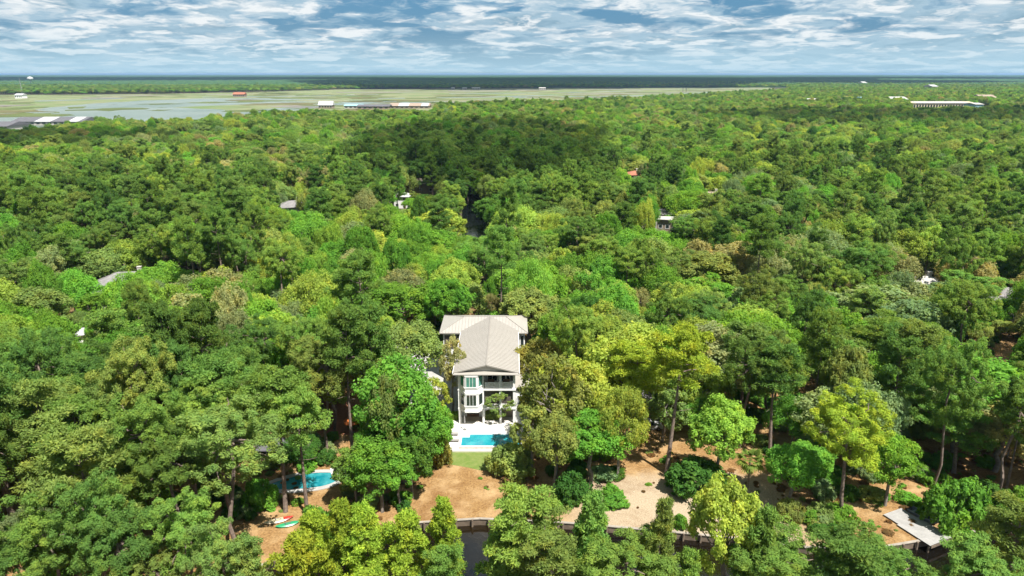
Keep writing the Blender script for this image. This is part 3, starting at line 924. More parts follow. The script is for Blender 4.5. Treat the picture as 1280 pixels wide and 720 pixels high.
# ---------------------------------------------------------------- other houses in the trees and far buildings
def small_house(x, y, rz, w, d, h, roofm, wallm, label, rise=None, hip=True, chim=True, cat='house', name='house', wins=3, storeys=2):
    t = thing(name, label, cat, (x, y, 0), rz)
    part('wall', MB().box(-w / 2, w / 2, -d / 2, d / 2, 0, h), wallm, t)
    rise = rise if rise is not None else d * .22
    o = .7
    a, b, c, e = (-w / 2 - o, -d / 2 - o, h + .02), (w / 2 + o, -d / 2 - o, h + .02), (w / 2 + o, d / 2 + o, h + .02), (-w / 2 - o, d / 2 + o, h + .02)
    k = min(d / 2, w / 2 - .3) if hip else -o
    r0, r1 = (-w / 2 + k, 0, h + rise), (w / 2 - k, 0, h + rise)
    rf = MB().add([a, b, c, e, r0, r1] + [(p[0], p[1], h - .16) for p in (a, b, c, e)],
                  [(0, 1, 5, 4), (1, 2, 5), (2, 3, 4, 5), (3, 0, 4), (6, 7, 1, 0), (7, 8, 2, 1), (8, 9, 3, 2), (9, 6, 0, 3), (9, 8, 7, 6)])
    roof = part('roof', rf, roofm, t)
    if chim:
        cx = w * .18
        part('chimney', MB().box(cx - .5, cx + .5, .6, 1.5, h + .2, h + rise + .9).box(cx - .6, cx + .6, .5, 1.6, h + rise + .9, h + rise + 1.05), M['palewall'], roof)
    for s in range(storeys):
        z0 = .9 + s * (h / storeys)
        for k in range(wins):
            xx = -w / 2 + w * (k + .5) / wins
            if s == 0 and k == wins // 2:
                dd = part('door', MB().box(xx - .55, xx + .55, -d / 2 - .06, -d / 2 + .02, 0.02, 2.1), M['door'], t)
                continue
            ww = part('window', MB().box(xx - .6, xx + .6, -d / 2 - .05, -d / 2 + .02, z0, z0 + 1.3), M['glass'], t)
            part('frame', MB().box(xx - .72, xx + .72, -d / 2 - .08, -d / 2 - .052, z0 + 1.3, z0 + 1.42).box(xx - .72, xx + .72, -d / 2 - .1, -d / 2 - .052, z0 - .12, z0).box(xx - .72, xx - .6, -d / 2 - .08, -d / 2 - .052, z0, z0 + 1.3).box(xx + .6, xx + .72, -d / 2 - .08, -d / 2 - .052, z0, z0 + 1.3), M['white'], ww)
    return t

HOUSES = []
def roof_at(px, py, z, *a, clear=0, **k):
    p = gp(px, py, z); HOUSES.append((p.x + clear * .4, p.y - clear * .4, max(a[1], a[2]) * .5 + clear))
    return small_house(p.x, p.y, *a, **k)

roof_at(160, 342, 8.0, R(8), 15, 10, 6.4, M['greyroof'], M['palewall'], 'pale house under a grey shingle hip roof among trees left of the big white house', clear=3)
roof_at(132, 362, 5.2, R(8), 7, 6, 4.2, M['greyroof'], M['white'], 'low grey-roofed annexe in front of the grey shingled house', chim=False, wins=2, storeys=1)
roof_at(92, 421, 1.5, R(20), 5, 4, 2.6, M['whiteroof'], M['white'], 'small white-roofed shed half hidden in bright green trees', chim=False, wins=1, storeys=1, cat='shed', name='shed')
roof_at(338, 554, 2.4, R(3), 4, 2.6, 2.2, M['darkroof'], M['tanwall'], 'low dark-roofed pool shed behind the kidney-shaped pool', chim=False, wins=2, storeys=1, cat='shed', name='shed')
roof_at(528, 226, 9.5, R(-6), 15, 9, 8.8, M['tanroof'], M['tanwall'], 'tan house with tan roof in the woods left of the narrow canal')
roof_at(503, 243, 6.0, R(-6), 7, 7, 5.6, M['whiteroof'], M['white'], 'white annexe nestled in front of the tan house by the canal', chim=False, wins=2)
roof_at(366, 254, 9.0, R(20), 12, 9, 8.2, M['greyroof'], M['palewall'], 'grey-roofed house peeping from the woods halfway to the marsh', wins=3)
roof_at(831, 271, 9.0, R(-15), 5, 5, 8.6, M['paleroof'], M['tanwall'], 'narrow tan tower house with pale roof right of the canal', chim=False, wins=2, rise=.5)
roof_at(838, 264, 8.0, R(-12), 11, 8, 7.4, M['greyroof'], M['palewall'], 'grey-roofed house just behind the narrow tan tower')
roof_at(882, 212, 9.0, R(10), 16, 10, 8.0, M['tanroof'], M['palewall'], 'pale tan-roofed house deep in the woods right of centre')
roof_at(888, 243, 7.5, R(-8), 14, 9, 6.8, M['tanroof'], M['palewall'], 'tan-roofed house deep in the woods below the pale-roofed one')
roof_at(793, 216, 8.0, R(10), 9, 8, 7.4, M['redroof'], M['tanwall'], 'small red-roofed house far back in the woods')
roof_at(1256, 366, 7.5, R(-12), 17, 10, 6.8, M['greyroof'], M['palewall'], 'grey-roofed house at the right edge of the woods', wins=4, clear=-2)
roof_at(1155, 348, 6.0, R(-10), 9, 7, 5.2, M['paleroof'], M['palewall'], 'pale-roofed cottage beside two leaning dark pine trunks', wins=2)
roof_at(790, 492, 2.8, R(6), 6, 5, 2.6, M['greyroof'], M['palewall'], 'low grey-roofed garage behind the parked silver car', chim=False, wins=2, storeys=1, cat='garage', name='garage')

def barn(px0, px1, py, z, depth, roofm, wallm, label, rise=2.0, cat='building', name='warehouse', panels=(), wins=8, rz=0.0):
    """long far building whose eave runs from px0 to px1 in the photograph"""
    a, b = gp(px0, py, z), gp(px1, py, z)
    c = (a + b) / 2; w = (b - a).length
    t = thing(name, label, cat, (c.x, c.y + depth / 2, 0), rz)
    h = z
    part('wall', MB().box(-w / 2, w / 2, -depth / 2, depth / 2, 0, h), wallm, t)
    o = 1.0
    rf = MB().add([(-w / 2 - o, -depth / 2 - o, h + .02), (w / 2 + o, -depth / 2 - o, h + .02), (w / 2 + o, depth / 2 + o, h + .02), (-w / 2 - o, depth / 2 + o, h + .02), (-w / 2 - o, 0, h + rise), (w / 2 + o, 0, h + rise)],
                  [(0, 1, 5, 4), (2, 3, 4, 5), (1, 2, 5), (3, 0, 4), (0, 3, 2, 1)])
    roof = part('roof', rf, roofm, t)
    for u0, u1, pm in panels:
        xa, xb = -w / 2 + w * u0, -w / 2 + w * u1
        y0, y1 = -depth / 2 - o - .1, -.2
        z0, z1 = h + .12, h + rise + .08
        part('roof_panel', MB().slab([(xa, y0, z0), (xb, y0, z0), (xb, y1, z1), (xa, y1, z1)], .12), pm, roof)
    for k in range(wins):
        xx = -w / 2 + w * (k + .5) / wins
        part('window', MB().box(xx - w / wins * .28, xx + w / wins * .28, -depth / 2 - .15, -depth / 2 + .02, h * .35, h * .78), M['glass'], t)
    HOUSES.append((c.x, c.y + depth / 2, w * .5))
    return t

barn(14, 102, 152.0, 4.5, 40, M['darkroof'], M['palewall'], 'long dark-roofed shoreline building with two white roof sections at the far left', 4.5, panels=((.33, .56, M['whiteroof']), (.80, .95, M['whiteroof'])), wins=12)
barn(-60, 8, 158, 6.0, 40, M['darkroof'], M['palewall'], 'dark-roofed building cut by the left edge on the river shore', 4.0, wins=6)
barn(398, 415, 131.5, 6.0, 18, M['whiteroof'], M['tanwall'], 'white waterfront house with twin gables at the marsh edge', 7.0, wins=5, name='house', cat='house')
barn(430, 452, 132.3, 5.0, 30, M['teal'], M['palewall'], 'pale teal roofed boathouse beside the white waterfront house', 3.0, wins=4)
barn(446, 486, 133.0, 5.0, 34, M['darkroof'], M['tanwall'], 'low grey-roofed marina shed between boathouse and long tan building', 3.0, wins=6)
barn(487, 536, 132.5, 4.5, 40, M['tanroof'], M['tanwall'], 'long tan-roofed marina building with white roof panels by the marsh', 4.5, panels=((.22, .48, M['whiteroof']), (.80, .98, M['whiteroof'])), wins=8)
barn(218, 262, 160.5, 7.0, 18, M['whiteroof'], M['palewall'], 'white flat-looking roof showing over dark trees near the left shore', 2.0, wins=6)
barn(284, 306, 158.5, 7.0, 16, M['whiteroof'], M['palewall'], 'small white roof just right of the longer white roof near the left shore', 2.0, wins=4)
barn(104, 132, 172.0, 8.0, 14, M['paleroof'], M['palewall'], 'pale-roofed house in trees below the dark-roofed shoreline building', 2.5, wins=4)
barn(291, 305, 118.0, 7.0, 20, M['redroof'], M['tanwall'], 'red-roofed house standing alone across the tidal river', 5.5, wins=6, name='house', cat='house')
barn(18, 27, 119.0, 8.0, 20, M['whiteroof'], M['white'], 'white house at the foot of the far woods across the river', 4.0, wins=4, name='house', cat='house')
barn(1142, 1219, 129.0, 12.0, 40, M['cream'], M['cream'], 'long cream flat-roofed building with window bands far to the right', 2.5, panels=((.05, .9, M['paleroof']),), wins=22)
barn(1220, 1230, 130.5, 15.0, 30, M['paleroof'], M['teal'], 'pale blue end block adjoining the long cream building', 2.0, wins=3)
barn(1228, 1247, 122.5, 14.0, 40, M['tanroof'], M['palewall'], 'orange-tan roofed building behind the pale blue end block', 6.0, wins=4)
barn(1116, 1136, 124.5, 13.0, 40, M['paleroof'], M['palewall'], 'pale grey roofed hall left of the long cream building', 5.0, wins=5)
barn(1046, 1058, 125.5, 12.0, 25, M['whiteroof'], M['palewall'], 'white-roofed house among trees well left of the cream building', 4.0, wins=3, name='house', cat='house')
barn(1012, 1024, 126.0, 12.0, 25, M['paleroof'], M['cream'], 'cream house with pale roof on the wooded spit by the marsh', 4.0, wins=3, name='house', cat='house')
barn(1076, 1082, 124.0, 13.0, 25, M['teal'], M['palewall'], 'small teal roof between the white-roofed house and grey hall', 4.0, wins=2, name='house', cat='house')
barn(1166, 1173, 108.0, 16.0, 60, M['whiteroof'], M['palewall'], 'white-roofed hall standing out of the distant right-hand woods', 6.0, wins=4)
barn(1079, 1084, 103.5, 16.0, 60, M['whiteroof'], M['palewall'], 'white roof speck in the hazy woods left of the distant hall', 6.0, wins=3)
for k, (a, b, lab) in enumerate(((564, 568, 'white waterside house, first of a row at the foot of the far woods'), (578, 583, 'pale waterside house, second of a row at the foot of the far woods'), (590, 600, 'wide white waterside house, third of a row at the foot of the far woods'), (674, 682, 'lone white waterside house right of the row below the far woods'))):
    barn(a, b, 110.2, 6.5, 16, M['paleroof'], M['palewall'], lab, 3.0, wins=3, name='house', cat='house')

def water_tower():
    D = 3600.0
    p = gp(38, 100.2, 30.0)
    t = thing('water_tower', 'white domed water tower rising above the far dark woods', 'water tower', (p.x, p.y, 0))
    part('tank', MB().lathe([(2, 27), (9, 30), (13.5, 36), (13.5, 39), (10, 44), (4, 46.5), (.3, 47.2)], seg=20), M['whiteroof'], t)
    part('stem', MB().lathe([(5, 0), (2.6, 6), (2.2, 28)], seg=14), M['whiteroof'], t)
water_tower()

def mast(px, py, h, label, w=.5):
    p = gp(px, py)
    t = thing('radio_mast', label, 'mast', (p.x, p.y, 0))
    m = MB()
    for k in range(3):
        a = 2 * math.pi * k / 3
        m.tube([(w * 2 * math.cos(a), w * 2 * math.sin(a), 0), (w * .4 * math.cos(a), w * .4 * math.sin(a), h)], w * .35, 4)
    part('legs', m, M['steel'], t)
    b = MB()
    for k in range(8):
        z = h * k / 8; r = w * 2 - w * 1.6 * k / 8
        b.tube([(r, 0, z), (-r * .5, r * .87, z + h / 16), (-r * .5, -r * .87, z + h / 8), (r, 0, z + h / 8)], w * .18, 4)
    part('bracing', b, M['steel'], t)
mast(28, 118, 48, 'thin lattice mast before the far woods near the white dome', .9)

def marker(px, py, h, label):
    p = gp(px, py)
    t = thing('channel_marker', label, 'channel marker', (p.x, p.y, 0), 0, 'dark channel markers in the marsh')
    part('pile', MB().tube([(-1.2, 0, 0), (-.4, 0, h)], .5, 6).tube([(1.2, 0, 0), (.4, 0, h)], .5, 6), M['bulk'], t)
    part('platform', MB().box(-1.8, 1.8, -1.2, 1.2, h, h + 2.2), M['aludark'], t)
marker(853.5, 114.8, 13, 'dark channel marker on piles in the marsh, the taller')
marker(857.5, 114.6, 9, 'dark channel marker on piles in the marsh, the shorter one beside it')

# ---------------------------------------------------------------- trees: leaf sprays, crowns, trunks
def sprays(cent, nrm, length, width, rg, up=None):
    """small rhombic leaf sprays; cent (n,3), nrm (n,3) facing, optional axis up (n,3)"""
    n = len(cent)
    nrm = nrm / np.linalg.norm(nrm, axis=1, keepdims=True)
    a = rg.normal(size=(n, 3)) if up is None else up
    t = a - (a * nrm).sum(1, keepdims=True) * nrm
    t /= np.linalg.norm(t, axis=1, keepdims=True) + 1e-6
    b = np.cross(nrm, t)
    L = length[:, None]; W = width[:, None]
    bend = nrm * (L * rg.uniform(-.25, .25, (n, 1)))
    V = np.stack([cent - t * L, cent - b * W + bend, cent + t * L, cent + b * W + bend], 1).reshape(-1, 3)
    F = np.arange(n * 4).reshape(-1, 4)
    return V, F

def unit(rg, n, zmin=-1.0):
    v = rg.normal(size=(n * 4 + 40, 3))
    v /= np.linalg.norm(v, axis=1, keepdims=True)
    v = v[v[:, 2] > zmin]
    return v[:n]

def crown_mesh(name, V, F, var, m):
    me = raw_mesh(name, V, F, [m])
    at = me.attributes.new('var', 'FLOAT', 'FACE')
    at.data.foreach_set('value', np.clip(var, 0, 1).astype(np.float32))
    return me

def limb_tube(mb, p0, p1, r0, r1, rg, seg=5, n=3, sag=.08):
    p0, p1 = np.array(p0, float), np.array(p1, float)
    L = np.linalg.norm(p1 - p0)
    pts = []
    for i in range(n + 1):
        t = i / n
        p = p0 + (p1 - p0) * t
        if 0 < i < n: p = p + rg.normal(size=3) * L * sag
        pts.append(tuple(p))
    mb.tube(pts, [r0 + (r1 - r0) * i / n for i in range(n + 1)], seg)

def broadleaf(seed, H, Rx, Rz, nmain=26, nsub=9, nleaf=56, rmain=.36, leaf=.275, hollow=.45, zmin=-.30, airy=0.0, lean=0.0, rlo=.55, rhi=.80, blade=(.45, .75), up=.32, thin=1.0):
    leaf *= .80; nleaf = int(nleaf * 1.45)
    rg = np.random.default_rng(seed)
    c0 = np.array([lean, 0, H - Rz * 1.02])
    ax = np.array([Rx, Rx * rg.uniform(.85, 1.0), Rz])
    # main boughs spread evenly with jitter
    i = np.arange(nmain) + .5
    zz = 1 - (1 - zmin) * i / nmain
    ph = i * 2.399963 + rg.uniform(0, 6)
    d = np.stack([np.sqrt(np.clip(1 - zz * zz, 0, 1)) * np.cos(ph), np.sqrt(np.clip(1 - zz * zz, 0, 1)) * np.sin(ph), zz], 1)
    d += rg.normal(size=d.shape) * .16
    d /= np.linalg.norm(d, axis=1, keepdims=True)
    keep = rg.uniform(size=nmain) > airy
    d = d[keep]; nm = len(d)
    rad = rg.uniform(rlo, rhi, (nm, 1))
    mc = c0 + d * ax * rad
    mr = rmain * Rx * rg.uniform(.7, 1.25, nm)
    sd = unit(rg, nm * nsub).reshape(nm, nsub, 3) + d[:, None] * .55 + np.array([0, 0, .25])
    sd /= np.linalg.norm(sd, axis=2, keepdims=True)
    sc = mc[:, None] + sd * mr[:, None, None] * rg.uniform(.6, 1.0, (nm, nsub, 1)) * np.array([1, 1, .8])
    sr = (mr[:, None] * rg.uniform(.30, .52, (nm, nsub)))
    sc = sc.reshape(-1, 3); sr = sr.ravel(); sdir = sd.reshape(-1, 3)
    ns = len(sc)
    ld = unit(rg, ns * nleaf).reshape(ns, nleaf, 3) + sdir[:, None] * .45
    ld /= np.linalg.norm(ld, axis=2, keepdims=True)
    lc = sc[:, None] + ld * (sr[:, None, None] * rg.uniform(.45, 1.12, (ns, nleaf, 1)))
    svar = rg.normal(size=(ns, 1)) * .10 + np.repeat(rg.normal(size=(nm, 1)) * .15, nsub, axis=0)
    lv = .5 + svar + rg.normal(size=(ns, nleaf)) * .17
    lc = lc.reshape(-1, 3); ld = ld.reshape(-1, 3); lv = lv.ravel()
    q = np.linalg.norm((lc - c0) / ax, axis=1)
    k = q > hollow
    lc, ld, lv = lc[k], ld[k], lv[k]
    nrm = ld * .8 + rg.normal(size=ld.shape) * .40 + np.array([0, 0, up])
    L = leaf * rg.uniform(.6, 1.25, len(lc))
    V, F = sprays(lc, nrm, L, L * rg.uniform(*blade, len(lc)), rg)
    tr = MB()
    hz = c0[2] - Rz * .35 if thin == 1.0 else c0[2] + Rz * .1
    limb_tube(tr, (0, 0, -.2), (lean * .5, 0, hz), (Rx * .055 + .06) * thin, (Rx * .045 + .03) * thin * thin, rg, 8, 4, .02)
    for j in rg.permutation(nm)[:14]:
        limb_tube(tr, (lean * .5, 0, hz - rg.uniform(0, 1.2)), mc[j], Rx * .028 + .02, .035, rg, 5, 4, .06)
    return V, F, lv, tr

def pine(seed, H, Rx, zb=.42, nbr=26, ntuft=5, nneedle=120, tuft=1.0, flat=.15, tipr=.45, lean=0.0, power=2.4, dead=3, layered=False, blade=.30):
    blade *= .85; nneedle = int(nneedle * 1.3)
    rg = np.random.default_rng(seed)
    tr = MB()
    bend = rg.normal(size=2) * .35
    def stem(t): return np.array([bend[0] * math.sin(t * 2.5) + lean * t * t, bend[1] * math.sin(t * 2.0), H * t * .985])
    tr.tube([tuple(stem(t)) if t > 0 else (0, 0, -.2) for t in np.linspace(0, 1, 9)], [max(.035, (.014 * H + .03) * (1 - .88 * t)) for t in np.linspace(0, 1, 9)], 8)
    cs, rs, dirs, bv = [], [], [], []
    for i in range(nbr):
        t = zb + (1 - zb) * ((i + rg.uniform(.1, .9)) / nbr)
        u = (t - zb) / (1 - zb)
        L = Rx * (1 - tipr * u ** power) * rg.uniform(.6, 1.08) * (.75 + .25 * min(1, u * 5))
        ph = i * 2.399963 + rg.uniform(-.5, .5)
        rise = (.05 + .75 * u) if not layered else .12 + .25 * u
        p0 = stem(t)
        dr = np.array([math.cos(ph), math.sin(ph), rise]); dr /= np.linalg.norm(dr)
        p1 = p0 + dr * L
        limb_tube(tr, p0, p0 + dr * L * .85, .045 + .0035 * H * (1 - u), .025, rg, 4, 3, .05)
        for k in range(ntuft):
            f = rg.uniform(.35, 1.0) if k else 1.0
            side = np.array([-math.sin(ph), math.cos(ph), 0]) * rg.normal() * L * .26 * f
            c = p0 + dr * L * f + side + np.array([0, 0, rg.uniform(-.1, .45)])
            cs.append(c); rs.append(tuft * rg.uniform(.65, 1.2)); dirs.append(dr)
            bv.append(rg.normal() * .10)
    for _ in range(4):
        cs.append(stem(1) + rg.normal(size=3) * .4); rs.append(tuft * .8); dirs.append(np.array([0, 0, 1.])); bv.append(.1)
    for i in range(dead):
        t = rg.uniform(zb * .62, zb); ph = rg.uniform(0, 6.3)
        p0 = stem(t)
        limb_tube(tr, p0, p0 + np.array([math.cos(ph), math.sin(ph), rg.uniform(-.1, .5)]) * rg.uniform(1, Rx * .6), .05, .02, rg, 4, 2, .05)
    cs = np.array(cs); rs = np.array(rs); dirs = np.array(dirs); bv = np.array(bv)
    n = len(cs)
    # each tuft is a flattened cushion of needle fans
    nd = unit(rg, n * nneedle, -.45).reshape(n, nneedle, 3)
    sh = np.array([1.0, 1.0, 1.0 - flat])
    lc = cs[:, None] + nd * (rs[:, None, None] * rg.uniform(.35, 1.0, (n, nneedle, 1))) * sh
    lv = .5 + bv[:, None] + rg.normal(size=(n, nneedle)) * .17
    lc = lc.reshape(-1, 3); nd = nd.reshape(-1, 3); lv = lv.ravel()
    L = blade * rg.uniform(.6, 1.2, len(lc))
    axis = nd + rg.normal(size=nd.shape) * .35 + np.array([0, 0, .2])
    nrm = np.cross(axis, rg.normal(size=nd.shape)) + nd * .75 + np.array([0, 0, .35])
    V, F = sprays(lc, nrm, L, L * rg.uniform(.22, .42, len(lc)), rg, axis)
    return V, F, lv, tr

PROTO = {}
def proto(key, kind, res, H, Rx, leafm, bark):
    V, F, lv, tr = res
    PROTO.setdefault(kind, []).append(key)
    PROTO[key] = dict(kind=kind, H=H, R=Rx, crown=crown_mesh('crown_' + key, V, F, lv, leafm), trunk=tr.mesh('trunk_' + key, [bark]))

LF, ND, BK, OB = M['leaf'], M['needle'], M['bark'], M['oakbark']
proto('dome a', 'broad', broadleaf(1, 14, 6.2, 4.6), 14, 6.2, LF, OB)
proto('dome b', 'broad', broadleaf(2, 13, 6.4, 4.2, 28), 13, 6.4, LF, OB)
proto('dome c', 'broad', broadleaf(3, 15, 5.6, 5.0, 24), 15, 5.6, LF, OB)
proto('dome d', 'broad', broadleaf(4, 14, 6.0, 4.4, 20, 10, 52, .42, .29), 14, 6.0, LF, OB)
proto('wide a', 'broad', broadleaf(5, 13, 7.6, 4.2, 34, 9, 50, .31, .28), 13, 7.6, LF, OB)
proto('tall a', 'broad', broadleaf(6, 16, 4.8, 6.0, 26, 9, 52, .40, .27, zmin=-.6), 16, 4.8, LF, OB)
proto('tall b', 'broad', broadleaf(7, 15, 4.4, 5.6, 24, 9, 52, .42, .27, zmin=-.6), 15, 4.4, LF, OB)
proto('lobed a', 'broad', broadleaf(31, 14, 6.8, 4.6, 12, 17, 60, .48, .28, .25, -.35), 14, 6.8, LF, OB)
proto('lobed b', 'broad', broadleaf(32, 15, 6.2, 5.4, 10, 18, 60, .50, .28, .25, -.5, lean=.8), 15, 6.2, LF, OB)
proto('lobed c', 'broad', broadleaf(33, 12, 7.4, 3.9, 14, 15, 58, .42, .28, .25, -.25, lean=-.7), 12, 7.4, LF, OB)
proto('airy a', 'airy', broadleaf(8, 15, 5.2, 5.2, 26, 7, 26, .30, .30, .2, -.7, .15), 15, 5.2, LF, OB)
proto('airy b', 'airy', broadleaf(9, 13, 4.6, 4.8, 24, 7, 26, .30, .30, .2, -.7, .18, .8), 13, 4.6, LF, OB)
PK = dict(rlo=.25, rhi=.92, blade=(.26, .42), up=.42, thin=.72)
proto('pine a', 'pine', broadleaf(51, 23, 5.2, 5.6, 50, 6, 84, .26, .21, .1, -.80, .12, .4, **PK), 23, 5.2, ND, BK)
proto('pine b', 'pine', broadleaf(52, 22, 4.8, 6.4, 52, 6, 82, .27, .21, .1, -.85, .10, -.5, **PK), 22, 4.8, ND, BK)
proto('pine c', 'pine', broadleaf(53, 23, 5.6, 5.0, 48, 6, 84, .25, .21, .1, -.75, .16, .2, **PK), 23, 5.6, ND, BK)
proto('pine d', 'pine', broadleaf(54, 21, 5.4, 6.4, 56, 6, 80, .25, .21, .1, -.90, .12, .9, **PK), 21, 5.4, ND, BK)
proto('pine e', 'pine', pine(15, 22, 5.2, .36, 30, 5, 120, 1.1, .1, .35, lean=-1.0), 22, 5.2, ND, BK)
proto('crown pine a', 'highpine', pine(16, 24, 5.6, .70, 20, 6, 120, 1.0, tipr=.6, dead=6), 24, 5.6, ND, BK)
proto('crown pine b', 'highpine', pine(17, 22, 5.0, .64, 20, 6, 120, 1.0, tipr=.6, dead=7), 22, 5.0, ND, BK)
proto('young pine a', 'young', pine(18, 15, 3.9, .25, 30, 5, 110, .80, .1, .75, power=1.2), 15, 3.9, ND, BK)
proto('young pine b', 'young', pine(19, 14, 4.2, .22, 30, 5, 110, .85, .1, .70, power=1.3), 14, 4.2, ND, BK)
proto('layered pine a', 'layered', pine(20, 17, 8.2, .38, 30, 8, 110, 1.15, .5, .55, layered=True, power=2.2), 17, 8.2, ND, BK)
proto('bush a', 'bush', broadleaf(21, 3.6, 3.6, 2.4, 22, 9, 34, .38, .26, .3, -.2), 3.6, 3.6, LF, OB)
proto('bush b', 'bush', broadleaf(22, 3.4, 3.0, 2.5, 20, 9, 34, .40, .26, .3, -.3), 3.4, 3.0, LF, OB)

TINT = dict(pine_dark=(.122, .222, .050), pine_mid=(.176, .298, .062), pine_yellow=(.27, .37, .044), pine_olive=(.195, .285, .072),
            bright=(.165, .340, .045), yellow=(.290, .390, .070), mid=(.152, .318, .046), dark=(.085, .190, .036), olive=(.230, .310, .085),
            tan=(.300, .315, .130), grey=(.210, .295, .125), bronze=(.255, .290, .075), lime=(.215, .360, .056), straw=(.20, .12, .05))
LOOK = dict(pine_dark='dark green', pine_mid='mid green', pine_yellow='yellow-green', pine_olive='olive green', bright='vivid green', yellow='yellowish green',
            mid='rich green', dark='deep green', olive='olive', tan='tan-tinged', grey='grey-green', bronze='bronze-tinged', lime='lime green')
WORD = dict(broad='round-crowned tree', airy='loose airy tree', pine='tall pine', highpine='bare-trunked pine', young='young pine', layered='spreading pine', bush='bush')
NAME = dict(broad='broadleaf_tree', airy='broadleaf_tree', pine='pine_tree', highpine='pine_tree', young='pine_tree', layered='pine_tree', bush='bush')
CAT = dict(broad='tree', airy='tree', pine='pine tree', highpine='pine tree', young='pine tree', layered='pine tree', bush='bush')

def jitter_tint(key, r):
    c = np.array(TINT[key])
    k = r.uniform(.82, 1.20)
    w = r.uniform(-.12, .12)
    return tuple(float(v) for v in c * k * np.array([1 + w, 1.0, 1 - w * .5]))

PLACED = []                                  # (x, y, crown radius)
TREES = []                                   # individuals: dicts

rr = random.Random(5)
def plant(kind, x, y, H, Rw, tint, label=None, key=None, rz=None, sxy=None):
    key = key or rr.choice(PROTO[kind])
    P = PROTO[key]
    TREES.append(dict(kind=kind, x=x, y=y, H=H, R=Rw, tint=tint, col=jitter_tint(tint, rr), label=label, key=key, rz=rr.uniform(0, 6.28) if rz is None else rz,
                      sz=H / P['H'], sxy=Rw / P['R']))
    PLACED.append((x, y, Rw))

def hero(kind, px, py, H, wpx, tint, label=None, key=None):
    """crown top at a point of the photograph, for a tree of height H; wpx: crown width there"""
    top = 1.04 if NAME[kind] == 'pine_tree' else .97
    p = gp(px, py, H * top)
    _, _, dep = project(p.x, p.y, H * .7)
    plant(kind, p.x, p.y, H, wpx / 2 * dep / FOC, tint, label, key)

def rooted(kind, px, py, pytop, wpx, tint, label=None, key=None):
    """tree whose foot is seen at (px, py) and whose top reaches pytop"""
    p = gp(px, py)
    t = ray(px, pytop); H = CAM_H + t.z * (p.y / t.y)
    _, _, dep = project(p.x, p.y, H * .7)
    plant(kind, p.x, p.y, H / (1.04 if NAME[kind] == 'pine_tree' else .98), wpx / 2 * dep / FOC, tint, label, key)

# ------------------------------------------------
rooted('highpine', 833, 592, 412, 96, 'pine_yellow', 'tall yellow-green pine with long bare trunk rising from the sunlit straw', 'crown pine a')
rooted('highpine', 788, 560, 434, 84, 'pine_yellow', 'bare-trunked yellow-green pine standing just left of the parked silver car', 'crown pine b')
rooted('airy', 691, 580, 448, 84, 'bronze', 'airy bronze-tinged oak with forked trunk at the right end of the turquoise pool', 'airy a')
rooted('airy', 664, 596, 507, 62, 'olive', 'small olive oak leaning over the right corner of the turquoise pool', 'airy b')
rooted('airy', 629, 529, 486, 36, 'olive', 'slender small olive tree before the lower porch of the white house', 'airy b')
rooted('broad', 738, 604, 520, 88, 'bright', 'vivid green round-crowned tree on the straw right of the lawn', 'dome c')
rooted('broad', 694, 612, 528, 74, 'olive', 'olive round-crowned tree between the lawn and the vivid green tree', 'dome a')
rooted('broad', 772, 598, 492, 66, 'yellow', 'yellowish green tree on the straw just right of the vivid green tree', 'lobed b')
rooted('bush', 716, 622, 592, 44, 'dark', 'deep green bush under the olive tree right of the lawn')
hero('broad', 720, 462, 15, 92, 'yellow', 'yellowish green tree behind the vivid green one right of the lawn')
hero('broad', 712, 392, 15, 84, 'mid', 'rich green round tree touching the right wing of the white house')
hero('broad', 676, 432, 12, 60, 'bronze', 'bronze-tinged tree against the right flank of the white house')
rooted('broad', 893, 602, 497, 66, 'lime', 'slim lime green young tree on the straw above the dark palmetto clump', 'tall b')
hero('broad', 940, 402, 16, 132, 'mid', 'very broad rich green tree behind the lime green young tree', 'wide a')
hero('layered', 1123, 398, 17, 128, 'pine_mid', 'wide flat-topped pine with dark branches showing beneath its layered crown', 'layered pine a')
hero('broad', 1040, 420, 13, 70, 'olive', 'olive tree between the very broad green tree and the flat-topped pine')
rooted('pine', 1052, 646, 476, 112, 'pine_yellow', 'stout yellow-green pine with a dense crown on the straw bank left of the dock', 'pine d')
rooted('broad', 1106, 632, 545, 62, 'bright', 'vivid green tree close behind the dock, beside the stout yellow-green pine', 'tall a')
rooted('broad', 988, 628, 566, 70, 'mid', 'low rich green tree at the left foot of the stout yellow-green pine', 'dome b')
rooted('pine', 1192, 592, 488, 84, 'pine_mid', 'mid green pine on the straw slope above the dock', 'pine e')
rooted('pine', 1247, 622, 462, 92, 'pine_mid', 'double-stemmed pine on the straw at the far right of the bank', 'pine a')
rooted('highpine', 1256, 618, 478, 60, 'pine_dark', 'dark second stem leaning beside the double-stemmed pine', 'crown pine b')
rooted('bush', 986, 648, 630, 34, 'bronze', 'small bronze bush on the straw left of the stout yellow-green pine')
rooted('bush', 1190, 656, 604, 66, 'mid', 'rich green bush by the rowboat at the bulkhead')
rooted('bush', 1232, 650, 612, 60, 'dark', 'deep green bush along the bulkhead, second from the rowboat')
rooted('bush', 1272, 644, 614, 56, 'mid', 'rich green bush along the bulkhead, farthest from the rowboat')
rooted('bush', 866, 612, 580, 76, 'dark', 'wide dark green palmetto clump on sunlit straw')
rooted('bush', 850, 660, 645, 18, 'mid', 'little green bush on the bulkhead edge below the palmetto clump')
rooted('bush', 80, 708, 662, 70, 'bright', 'vivid green bush under the pines at the lower left')
rooted('bush', 326, 632, 604, 40, 'bright', 'vivid green bush just left of the kidney-shaped pool')
rooted('bush', 402, 700, 640, 60, 'mid', 'green bush under the young pines by the dark water')
rooted('highpine', 357, 640, 468, 96, 'pine_mid', 'tall pine whose trunk stands before the left half of the kidney-shaped pool', 'crown pine b')
